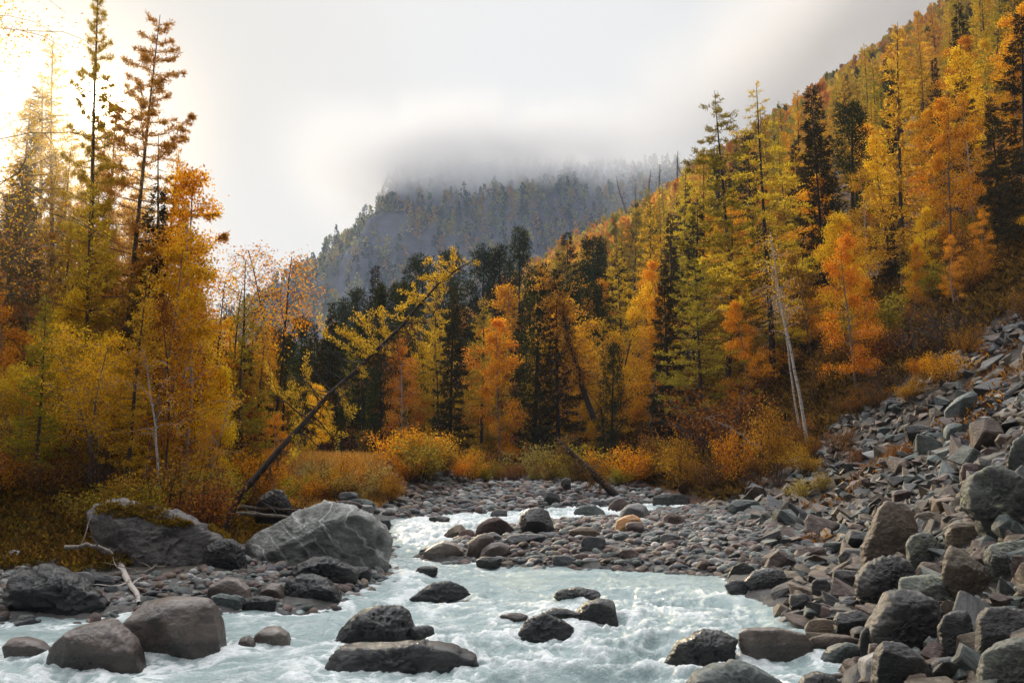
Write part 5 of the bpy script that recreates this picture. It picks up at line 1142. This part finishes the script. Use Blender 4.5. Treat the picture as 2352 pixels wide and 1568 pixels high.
# ------------------------------------------------------------------ the leaning larch, fallen wood, shrubs, grass
def leaning_larch():
    r = np.random.default_rng(90); Y0 = 22.6
    pts = [(505, 1195, 0), (548, 1138, 0.1), (590, 1090, 0.2), (640, 1035, 0.4), (695, 975, 0.6), (755, 905, 0.8), (810, 860, 1.0), (870, 795, 1.2), (920, 750, 1.4), (965, 700, 1.5), (1010, 650, 1.6), (1050, 618, 1.7), (1085, 598, 1.8)]
    P = np.array([at(x * K, y * K, Y0 + dy)[:] for x, y, dy in pts]); P[0, 2] -= 0.35; P += r.normal(0, 0.015, P.shape)
    root = empty('leaning_larch_tree', tuple(P[0])); root.location.z = hgt(P[0, 0], P[0, 1]); base = np.array(root.location)
    P = P - base; tb = MB(); cb = MB(); db = MB()
    tube(tb, P, np.interp(np.linspace(0, 1, len(P)), [0, 0.5, 1], [0.085, 0.05, 0.010]), 9)
    ax = norm(P[-1] - P[0]); segs = []
    for k in range(120):
        t = 0.30 + 0.70 * ((k + r.random()) / 120); p = along(P, [t])[0]
        side = r.choice([-1, 1]); dv = norm(np.array([-ax[2] * side * 0.8, r.normal(0, 0.9), ax[0] * side * 0.5]) + np.array([-0.35 * (side > 0), 0, 0]) + ax * 0.2 + r.normal(0, 0.3, 3))
        L = (1.7 * (1 - t) ** 0.6 + 0.2) * (0.35 + 0.9 * r.random())
        if side < 0: L *= 0.75
        A = path(p, dv, L, 6, r, 0.2, (0, 0, 0.15 if side > 0 else -0.5))
        tube(tb, A, np.linspace(0.018 * (1.2 - t) + 0.004, 0.004, 6), 4)
        g = 0.5 + 0.5 * math.sin(t * 23 + 1.0)                     # foliage sits in bunches along the trunk
        if r.random() < 0.22 + 0.65 * g * (side > 0) - 0.1 * (t > 0.8): segs.append((A, L))
        for q in range(3):
            A2 = path(along(A, [0.3 + 0.6 * r.random()])[0], norm(A[-1] - A[0]) + r.normal(0, 0.6, 3), L * 0.4, 4, r, 0.2, (0, 0, 0.5)); tube(tb, A2, np.linspace(0.006, 0.003, 4), 3)
            if segs and segs[-1][0] is A: segs.append((A2, L * 0.4))
    for k in range(90):                                          # dead hanging twigs and beard lichen on the lower half
        t = 0.12 + 0.62 * r.random(); p = along(P, [t])[0]; A = path(p, (r.normal(0, 0.7), r.normal(0, 0.7), -0.7), 0.25 + 0.7 * r.random(), 5, r, 0.3, (0, 0, -1))
        tube(tb, A, np.linspace(0.009, 0.003, 5), 3)
        m = 16; c = along(A, r.random(m)); diamonds(db, c, np.array([0, 0, -1.0]) + r.normal(0, 0.4, (m, 3)), 0.10, 0.02, r=r)
    for A, L in segs:
        m = int(170 * L) + 6; c = along(A, r.random(m)) + r.normal(0, 0.035, (m, 3)); diamonds(cb, c, sphere_dirs(m, r) * 0.8 + norm(A[-1] - A[0]) * 0.6 + np.array([0, 0, 0.35]), 0.065 * (0.6 + 0.8 * r.random(m)), 0.018, r=r)
    linkmesh('trunk', tb.mesh('trunk', M['dark_bark']), root); linkmesh('crown', cb.mesh('crown', M['larch_needle'], False), root); linkmesh('beard_lichen', db.mesh('beard_lichen', M['dry_needle'], False), root)
    # roots torn half out of the bank
    rb = MB()
    for k in range(26):
        a = r.random() * 6.28; A = path((0, 0, 0.1), (math.cos(a), math.sin(a) - 0.3, -0.1), 0.5 + 0.9 * r.random(), 6, r, 0.3, (0, 0, -0.8)); tube(rb, A, np.linspace(0.03, 0.005, 6), 4)
    linkmesh('root', rb.mesh('root', M['dark_bark']), root)
    tag(root, 'larch leaning far out over the river with golden tufts along its trunk', 'larch'); LANDMARKS.append(('the leaning larch', 800 * K, 850 * K))
leaning_larch()
def lean_pole(pts, Y, r0, r1, label, name='dead_tree', cat='dead tree', mat='dark_bark', twigs=30, needles=None, seed=1, tl=0.5):
    r = np.random.default_rng(seed); P = np.array([at(x * K, y * K, Y + i * 0.15)[:] for i, (x, y) in enumerate(pts)])
    P = np.array([P[0] * (1 - t) + P[-1] * t if len(P) == 2 else along(P, [t])[0] for t in np.linspace(0, 1, 9)]) + r.normal(0, 0.02, (9, 3))
    root = empty(name, tuple(P[0])); P = P - P[0]; tb = MB(); cb = MB(); tube(tb, P, np.linspace(r0, r1, 9), 7)
    for k in range(twigs):
        t = 0.2 + 0.8 * r.random(); A = path(along(P, [t])[0], r.normal(0, 1, 3), tl * (0.3 + 0.9 * r.random()), 4, r, 0.2, (0, 0, -0.4)); tube(tb, A, np.linspace(r0 * 0.16, 0.004, 4), 3)
        if needles: m = 50; c = along(A, r.random(m)) + r.normal(0, 0.04, (m, 3)); diamonds(cb, c, sphere_dirs(m, r), 0.16, 0.04, r=r)
    linkmesh('trunk', tb.mesh('trunk', M[mat]), root)
    if needles: linkmesh('crown', cb.mesh('crown', M[needles], False), root)
    tag(root, label, cat)
lean_pole([(1420, 1140), (1350, 1075), (1278, 1010)], ground(1420 * K, 1140 * K).y, 0.16, 0.10, 'dark fallen conifer leaning over the far gravel bar', needles='dry_needle', twigs=40, seed=2, tl=0.7)
lean_pole([(1362, 960), (1330, 860), (1300, 750), (1272, 640)], 52, 0.17, 0.03, 'crooked leaning larch before the broad golden birch', 'larch_tree', 'larch', needles='larch_needle', twigs=120, seed=3, tl=2.0)
lean_pole([(1748, 1030), (1690, 990), (1620, 955)], 38.5, 0.07, 0.02, 'grey leaning birch stem across the orange bush', mat='grey_bark', twigs=24, seed=4, tl=0.8)
def log(pts, Y, r0, r1, label, mat='grey_bark', twigs=0, seed=1, name='fallen_log', cat='log', fixed=False):
    r = np.random.default_rng(seed); Q = []
    for x, y in pts:
        if fixed: p = at(x * K, y * K, Y)
        else:
            p = ground(x * K, y * K) or at(x * K, y * K, Y)
            p = p + Vector((0, 0, r0 * 0.8))
        Q.append(p[:])
    Q = np.array(Q); P = np.array([along(Q, [t])[0] for t in np.linspace(0, 1, 10)]) + r.normal(0, r0 * 0.25, (10, 3)); o0_ = P[0].copy(); P -= o0_
    tb = MB(); tube(tb, P, np.linspace(r0, r1, 10), 8)
    for k in range(twigs):
        A = path(along(P, [0.15 + 0.8 * r.random()])[0], (r.normal(0, 0.8), r.normal(0, 0.8), 0.3), 0.3 + 0.5 * r.random(), 5, r, 0.25); tube(tb, A, np.linspace(r0 * 0.35, 0.004, 5), 4)
    o = tb.build(name, M[mat]); o.location = o0_; tag(o, label, cat)
log([(258, 1265), (280, 1310), (298, 1350), (325, 1388)], 17, 0.075, 0.04, 'fallen birch log with peeling white bark sloping down to the water', 'birch_bark', 5, 2)
log([(300, 1352), (330, 1318), (362, 1300)], 17, 0.04, 0.015, 'forked grey branch beside the fallen birch log', 'grey_bark', 3, 3, 'branch', 'branch')
log([(150, 1258), (200, 1250), (232, 1256), (258, 1268)], 17.6, 0.04, 0.03, 'bent bare branch over the edge of the bank', 'grey_bark', 3, 4, 'branch', 'branch', True)
log([(540, 1178), (600, 1180), (680, 1186)], 23, 0.05, 0.03, 'thin pale log lying behind the huge veined boulder', 'grey_bark', 2, 5, fixed=True)
log([(540, 1165), (620, 1168), (690, 1172)], 24, 0.06, 0.03, 'brown log lying among the roots of the leaning larch', 'bark', 2, 6, fixed=True)
log([(905, 1148), (960, 1160), (1010, 1166)], 40, 0.09, 0.05, 'bleached driftwood trunk on the far gravel bar', 'grey_bark', 4, 7)
log([(915, 1130), (950, 1140), (985, 1150)], 42, 0.10, 0.06, 'second bleached driftwood trunk on the far gravel bar, farther up', 'grey_bark', 2, 8)
log([(1090, 1122), (1130, 1118), (1160, 1116)], 46, 0.10, 0.06, 'dark driftwood log at the back of the far gravel bar', 'bark', 3, 9)
log([(1190, 1118), (1191, 1106), (1192, 1095)], 46, 0.06, 0.05, 'short pale stump standing upright on the far gravel bar', 'grey_bark', 0, 10, 'stump', 'stump', True)
# shrubs, one of each kind first
SH = {'gold': [shrub_mesh(71, 2.2, 3600, 0.075, 'bush_leaf', 0.7), shrub_mesh(72, 2.0, 3000, 0.07, 'birch_leaf', 0.8)], 'rust': [shrub_mesh(73, 1.6, 2400, 0.06, 'rust_leaf', 0.8), shrub_mesh(74, 1.5, 1500, 0.055, 'rust_leaf', 0.6)],
      'willow': [shrub_mesh(75, 1.8, 1800, 0.09, 'willow_leaf', 0.6)], 'bare': [shrub_mesh(76, 1.4, 260, 0.06, 'rust_leaf', 0.9, 22)], 'green': [shrub_mesh(77, 1.5, 2600, 0.07, 'olive_needle', 0.6)]}
SHRUBS = []
SHADE = {'gold': 'golden', 'rust': 'rust-coloured', 'willow': 'yellow willow', 'bare': 'nearly leafless', 'green': 'olive'}
def shrub(kind, X, Y, H, label=None, wide=1.0, z=None, var=None):
    tm, cm, h0 = SH[kind][int(rng.integers(len(SH[kind]))) if var is None else var]
    o = empty('shrub', (X, Y, hgt(X, Y) if z is None else z), rng.random() * 6.28); s = H / h0; o.scale = (s * wide, s * wide, s)
    linkmesh('trunk', tm, o); linkmesh('crown', cm, o)
    px, py = to_px(X, Y, o.location.z + H * 0.5); tag(o, label, 'shrub')
    if not label: SHRUBS.append((o, kind, H, float(px), float(py), Y))
    return o
def S_(kind, x, y, top, label, wide=1.0, var=None):
    g = ground(x * K, y * K); shrub(kind, g.x, g.y, at(x * K, top * K, g.y).z - g.z, label, wide, None, var)
S_('gold', 1785, 1112, 925, 'bright yellow sapling with a dark stem at the foot of the scree', 0.62, 0)
S_('gold', 1570, 1135, 1000, 'golden bush overhanging the wide dark green block', 0.9, 0)
S_('gold', 1690, 1120, 960, 'orange bush between the golden bush and the yellow sapling', 0.6, 1)
S_('rust', 1690, 1060, 860, 'large rusty orange bush below the two tall larches', 1.2)
S_('rust', 1640, 1130, 1040, 'brown bush with bare twigs low by the far bend', 1.2)
S_('willow', 1890, 1130, 1075, 'yellow green willow shrub growing among scree stones', 1.0)
S_('willow', 1840, 1150, 1090, 'small yellow willow shoots below the white birch stem', 1.0)
S_('rust', 1935, 965, 905, 'reddish shrub in the upper scree', 1.0)
S_('rust', 2060, 1062, 1010, 'dark red shrub in the middle of the scree', 1.3)
S_('rust', 1960, 1075, 1020, 'rusty shrub left of the dark red one on the scree'.replace('left of', 'beside'), 1.0)
S_('rust', 2230, 1030, 985, 'dry reddish tuft above the lichen-capped boulder', 0.8)
S_('bare', 2100, 830, 700, 'tangle of bare brown twigs at the top of the scree', 1.2)
S_('bare', 2190, 800, 660, 'bare brown bush at the upper edge of the scree', 1.2)
S_('rust', 2010, 850, 730, 'rusty bush under the orange birches at the scree edge', 1.2)
r_ = np.random.default_rng(61)
for k in range(16):                                              # low bushes in the grass by the bend
    x = 700 + 200 * (k + r_.random()) / 16; g = ground(x * K, (1135 + 25 * r_.random()) * K)
    if g is not None and float(shore_dist(np.array([g.x]), np.array([g.y]))[0]) > 0.8: shrub(['gold', 'willow', 'rust'][k % 3], g.x, g.y, 0.7 + 0.8 * r_.random(), None, 1.1)
for k in range(38):                                              # the golden thicket behind the far bar
    x = 900 + 620 * (k + r_.random()) / 38; y = 1102 + 10 * r_.random() + (8 if x > 1300 else 0)
    g = ground(x * K, y * K)
    if g is None: continue
    shrub(['gold', 'gold', 'willow', 'rust', 'green'][int(r_.integers(5))], g.x, g.y + 1.5 * r_.random(), 0.7 + 1.5 * r_.random() ** 1.5, None, 1.2)
for k in range(195):                                             # underwood on the slope, in the valley and on the near bank
    for _ in range(60):
        u = k % 3
        if u == 0: Y = 40 + 30 * r_.random(); a = 0.10 + 0.42 * r_.random()
        elif u == 1: Y = 52 + 26 * r_.random(); a = -0.24 + 0.36 * r_.random()
        else: Y = 20.5 + 12 * r_.random(); a = -0.58 + 0.38 * r_.random()
        X = a * Y; d = float(shore_dist(np.array([X]), np.array([Y]))[0]); sc = 0.65 * (X - float(toe(Y)))
        if (u == 0 and sc > 0.8 and Y > 40.5) or (u == 1 and d > 6) or (u == 2 and d > 3.4): break
    shrub(['rust', 'rust', 'gold', 'bare', 'green'][int(r_.integers(5))], X, Y, (0.9 + 1.6 * r_.random()) * (0.8 if u == 2 else 1.2), None, 1.1)
for k in range(34):                                              # shrubs spilling over the upper edge of the scree
    Y = 32.5 + 5 * r_.random(); X = float(toe(Y)) + 1.5 + 10 * r_.random()
    shrub(['rust', 'bare', 'rust', 'gold'][k % 4], X, Y, 0.5 + 0.9 * r_.random(), None, 1.2)
def blades(name, fn, n, mat, L, W, seed, up=1.0, spread=0.35, clump=0.0):
    r = np.random.default_rng(seed); X, Y = fn(r, n); z = height(X, Y) - 0.03; m = len(X)
    mb = MB(); c = np.stack([X, Y, z + clump * r.random(m)], -1); d = r.normal(0, spread, (m, 3)); d[:, 2] = up * (0.5 + r.random(m))
    s = 0.5 + r.random(m); diamonds(mb, c, d, L * s, W * s, r=r); tag(mb.build(name, M[mat], smooth=False), kind='stuff')
def grass_at(r, n):
    X = np.concatenate([-3.6 - 8.0 * r.random(n // 2), -9.5 + 8.0 * r.random(n // 2)]); Y = np.concatenate([31 + 14 * r.random(n // 2), 45 + 9 * r.random(n // 2)])
    d = shore_dist(X, Y); p = fbm(X * 0.8, Y * 0.8, oct=3, seed=101); k = (d > 1.2 + 0.6 * p) & (p > -0.35) & (X < -4.2 - np.maximum(Y - 33, 0) * 0.10 + np.where(Y > 46, 9, 0)); return X[k], Y[k]
blades('dry_grass', grass_at, 52000, 'grass_blade', 0.33, 0.02, 3, 0.9, 0.5)
def turf_at(r, n):
    Y = 17.5 + 17 * r.random(n) ** 1.2; X = -(0.14 + 0.50 * r.random(n)) * Y
    d = shore_dist(X, Y); p = fbm(X * 0.9, Y * 0.9, oct=3, seed=103); k = (d > 2.7 + 0.9 * p); return X[k], Y[k]
blades('undergrowth', turf_at, 110000, 'moss', 0.09, 0.04, 5, 0.5, 0.6, 0.16)
blades('low_undergrowth', turf_at, 40000, 'moss_gold', 0.11, 0.04, 12, 0.6, 0.6, 0.22)
blades('dry_undergrowth', turf_at, 50000, 'heath', 0.13, 0.035, 6, 0.6, 0.6, 0.26)
def slope_at(r, n):
    Y = 35.5 + 20 * r.random(n); X = (0.10 + 0.5 * r.random(n)) * Y; sc = 0.65 * (X - toe(Y)); p = fbm(X * 0.5, Y * 0.5, oct=3, seed=105); k = (sc > 0.5) & (Y > 36.3 + 1.5 * p); return X[k], Y[k]
blades('slope_undergrowth', slope_at, 50000, 'heath', 0.30, 0.10, 7, 0.5, 0.7, 0.3)
def valley_at(r, n):
    Y = 50 + 26 * r.random(n); X = (-0.28 + 0.42 * r.random(n)) * Y; k = shore_dist(X, Y) > 5; return X[k], Y[k]
blades('valley_undergrowth', valley_at, 40000, 'heath', 0.42, 0.14, 8, 0.5, 0.7, 0.4)
def scree_at(r, n):
    Y = 17 + 22 * r.random(n); X = toe(Y) + 16 * r.random(n); p = fbm(X * 0.35, Y * 0.35, oct=3, seed=107); k = (p > 0.22) & (shore_dist(X, Y) > 3) & (X < 0.62 * Y); return X[k], Y[k]
blades('scree_weeds', scree_at, 24000, 'rust_leaf', 0.16, 0.04, 9, 0.7, 0.6, 0.2)
# ------------------------------------------------------------------ air: even haze, cloud on the mountain and the ridge
def box(name, lo, hi, mat, kind='stuff'):
    mb = MB(); x0, y0, z0 = lo; x1, y1, z1 = hi
    v = [(x0, y0, z0), (x1, y0, z0), (x1, y1, z0), (x0, y1, z0), (x0, y0, z1), (x1, y0, z1), (x1, y1, z1), (x0, y1, z1)]
    mb.add(v, [(0, 3, 2, 1), (4, 5, 6, 7), (0, 1, 5, 4), (1, 2, 6, 5), (2, 3, 7, 6), (3, 0, 4, 7)]); o = mb.build(name, mat, smooth=False); tag(o, kind=kind); return o
def haze_mat():
    m, nt, N, L, out = mat_new('haze'); v = N('ShaderNodeVolumePrincipled'); v.inputs['Color'].default_value = (0.62, 0.76, 1.0, 1); v.inputs['Density'].default_value = HAZE; v.inputs['Anisotropy'].default_value = 0.1
    L(v.outputs[0], out.inputs['Volume']); return m
HAZE = 0.00020
box('haze', (-700, -60, -30), (740, 1330, 330), haze_mat())
def cloud_mat(name, scale, dens, z, xy, tilt=0.0):
    """cloud with ragged edges, thinning out downward, upward and towards its sides (object space)"""
    m, nt, N, L, out = mat_new(name); tc = N('ShaderNodeTexCoord'); sp = N('ShaderNodeSeparateXYZ'); L(tc.outputs['Object'], sp.inputs[0])
    n = noise(N, L, tc.outputs['Object'], scale, 8, 0.62, 0.8)
    def mr(v, a, b):
        q = N('ShaderNodeMapRange'); q.interpolation_type = 'SMOOTHSTEP'; L(v, q.inputs[0]); q.inputs[1].default_value = a; q.inputs[2].default_value = b; return q.outputs[0]
    zz = mth(N, L, 'ADD', mth(N, L, 'SUBTRACT', sp.outputs['Z'], mth(N, L, 'MULTIPLY', sp.outputs['X'], tilt)), mth(N, L, 'MULTIPLY', mth(N, L, 'SUBTRACT', n, 0.5), (z[1] - z[0]) * 4.2))
    k = mth(N, L, 'MULTIPLY', mr(zz, z[0], z[1]), mr(mth(N, L, 'ADD', sp.outputs['Z'], mth(N, L, 'MULTIPLY', mth(N, L, 'SUBTRACT', n, 0.5), 60.0)), z[3], z[2]))
    ax = mth(N, L, 'ABSOLUTE', sp.outputs['X']); k = mth(N, L, 'MULTIPLY', k, mr(ax, xy[0], xy[0] * 0.2))
    ay = mth(N, L, 'ABSOLUTE', sp.outputs['Y']); k = mth(N, L, 'MULTIPLY', k, mr(ay, xy[1], xy[1] * 0.6))
    k = mth(N, L, 'MULTIPLY', k, dens)
    v = N('ShaderNodeVolumePrincipled'); v.inputs['Color'].default_value = (0.745, 0.75, 0.765, 1); v.inputs['Anisotropy'].default_value = 0.3; L(k, v.inputs['Density'])
    L(v.outputs[0], out.inputs['Volume']); return m
c1 = box('cloud', (-220, -150, -70), (220, 150, 75), cloud_mat('mountain_cloud', 0.017, 0.022, (-12, 10, 20, 62), (215, 150), 0.13)); c1.location = (-10, 900, 230)
c2 = box('ridge_cloud', (-215, -80, -30), (215, 80, 55), cloud_mat('ridge_cloud', 0.020, 0.030, (-8, 8, 20, 54), (215, 80))); c2.location = (215, 425, 212); c2.rotation_euler = (0, -math.atan(0.65), 0)

def flare_glow_mat():
    """thin sunlit mist hanging over the near bank"""
    m, nt, N, L, out = mat_new('flare_glow'); tc = N('ShaderNodeTexCoord'); sp = N('ShaderNodeSeparateXYZ'); L(tc.outputs['Object'], sp.inputs[0])
    def mr(v, a, b):
        q = N('ShaderNodeMapRange'); q.interpolation_type = 'SMOOTHSTEP'; L(v, q.inputs[0]); q.inputs[1].default_value = a; q.inputs[2].default_value = b; return q.outputs[0]
    k = mr(mth(N, L, 'ABSOLUTE', sp.outputs['X']), 9.5, 2.0); k = mth(N, L, 'MULTIPLY', k, mr(mth(N, L, 'ABSOLUTE', sp.outputs['Y']), 10.0, 5.0)); k = mth(N, L, 'MULTIPLY', k, mr(mth(N, L, 'ABSOLUTE', sp.outputs['Z']), 9.5, 3.0))
    k = mth(N, L, 'MULTIPLY', k, 0.024)
    v = N('ShaderNodeVolumePrincipled'); v.inputs['Color'].default_value = (1.0, 0.80, 0.50, 1); v.inputs['Anisotropy'].default_value = 0.80; L(k, v.inputs['Density']); L(v.outputs[0], out.inputs['Volume']); return m
mi = box('flare_glow', (-9.5, -10, -9.5), (9.5, 10, 9.5), flare_glow_mat()); mi.location = (-18.0, 26, 7.5)  # added scattering box, stands in for the lens flare round the sun
# ------------------------------------------------------------------ labels that tell the many apart
ORD = ['first', 'second', 'third', 'fourth', 'fifth', 'sixth', 'seventh', 'eighth', 'ninth', 'tenth', 'eleventh', 'twelfth', 'thirteenth', 'fourteenth', 'fifteenth', 'sixteenth', 'seventeenth', 'eighteenth', 'nineteenth', 'twentieth']
def where(px, py, marks):
    m = min(marks, key=lambda k: (k[1] - px) ** 2 + ((k[2] - py) * 1.2) ** 2)
    dx, dy = px - m[1], py - m[2]
    rel = 'above' if -dy > abs(dx) * 1.2 else 'below' if dy > abs(dx) * 1.2 else ('riverward of' if (dx < 0) == (px > 440) else 'bankward of')
    return m[0], rel, math.hypot(dx, dy)
def name_all(rows, marks, cat, group):
    """rows: (object, describing words, picture x, picture y); the same words by the same mark are counted outward from it"""
    by = {}
    for o, words_, px, py in rows:
        m, rel, dist = where(px, py, marks); by.setdefault((words_, rel, m), []).append((dist, o))
    for (words_, rel, m), L in by.items():
        L.sort(key=lambda t: t[0])
        for i, (dist, o) in enumerate(L):
            n = '' if len(L) == 1 else (ORD[min(i, 19)] + ' ')
            txt = f"{words_} {n}{rel} {m}"
            tag(o, txt, cat, group(o) if callable(group) else group)
ROCK_MARKS = [m for m in LANDMARKS if m[2] > 420]
rows = {'river_stone': [], 'scree_rock': []}
for o, kind, mn, s, lon, flat, px, py in STONES:
    d = 2 * s * lon; size = 'small' if d < 0.20 else 'mid-sized' if d < 0.34 else 'large'
    shape = 'flat' if flat < 0.54 else 'long' if lon > 1.34 else ('rolled' if kind == 'river_stone' else 'broken')
    rows[kind].append((o, f"{size} {CNAME[mn]} {shape} {'cobble' if kind == 'river_stone' else 'rock'}", float(px), float(py)))
name_all(rows['river_stone'], ROCK_MARKS, 'stone', 'rolled stones of the gravel bars')
name_all(rows['scree_rock'], ROCK_MARKS, 'rock', 'broken rocks of the scree')
TREE_MARKS = [m for m in LANDMARKS if m[2] <= 500 and any(w in m[0] for w in ('larch', 'birch', 'spruce', 'pine', 'tree'))]
LOOK = {'birch': ['orange', 'broad orange', 'slim golden', 'thin orange', 'rusty'], 'yellow_birch': ['full golden', 'narrow golden'], 'bare_birch': ['nearly bare', 'bare-stemmed'],
        'larch': ['golden', 'olive yellow', 'slender golden', 'ragged olive'], 'thin_larch': ['thin', 'half-bare'], 'pine': ['dark', 'narrow dark', 'broad dark', 'columnar dark'], 'spruce': ['dark', 'spindly dark', 'bushy dark'], 'snag': ['bleached', 'broken']}
trows = {}
for o, kind, var, H, px, py, Y in TREES:
    hh = 'low' if H < 6.5 else 'mid-height' if H < 10 else 'tall'
    far_ = ' far up' if Y > 110 else ' set back' if Y > 70 else ''
    trows.setdefault(KIND[kind][1], []).append((o, f"{hh} {LOOK[kind][var]} {KIND[kind][1]}{far_}", px, py))
for cat, L in trows.items(): name_all(L, TREE_MARKS, cat, {'birch': 'autumn birches of the valley', 'larch': 'autumn larches of the valley', 'pine': 'dark stone pines', 'spruce': 'dark spruces', 'dead tree': 'dead trees along the ridge'}[cat])
srows = []
for o, kind, H, px, py, Y in SHRUBS:
    hh = 'low' if H < 1.4 else 'knee-high' if H < 1.4 else 'mid-sized' if H < 2.2 else 'tall'
    srows.append((o, f"{hh} {SHADE[kind]} shrub{' far back' if Y > 56 else ''}", px, py))
name_all(srows, LANDMARKS, 'shrub', 'shrubs of the underwood')
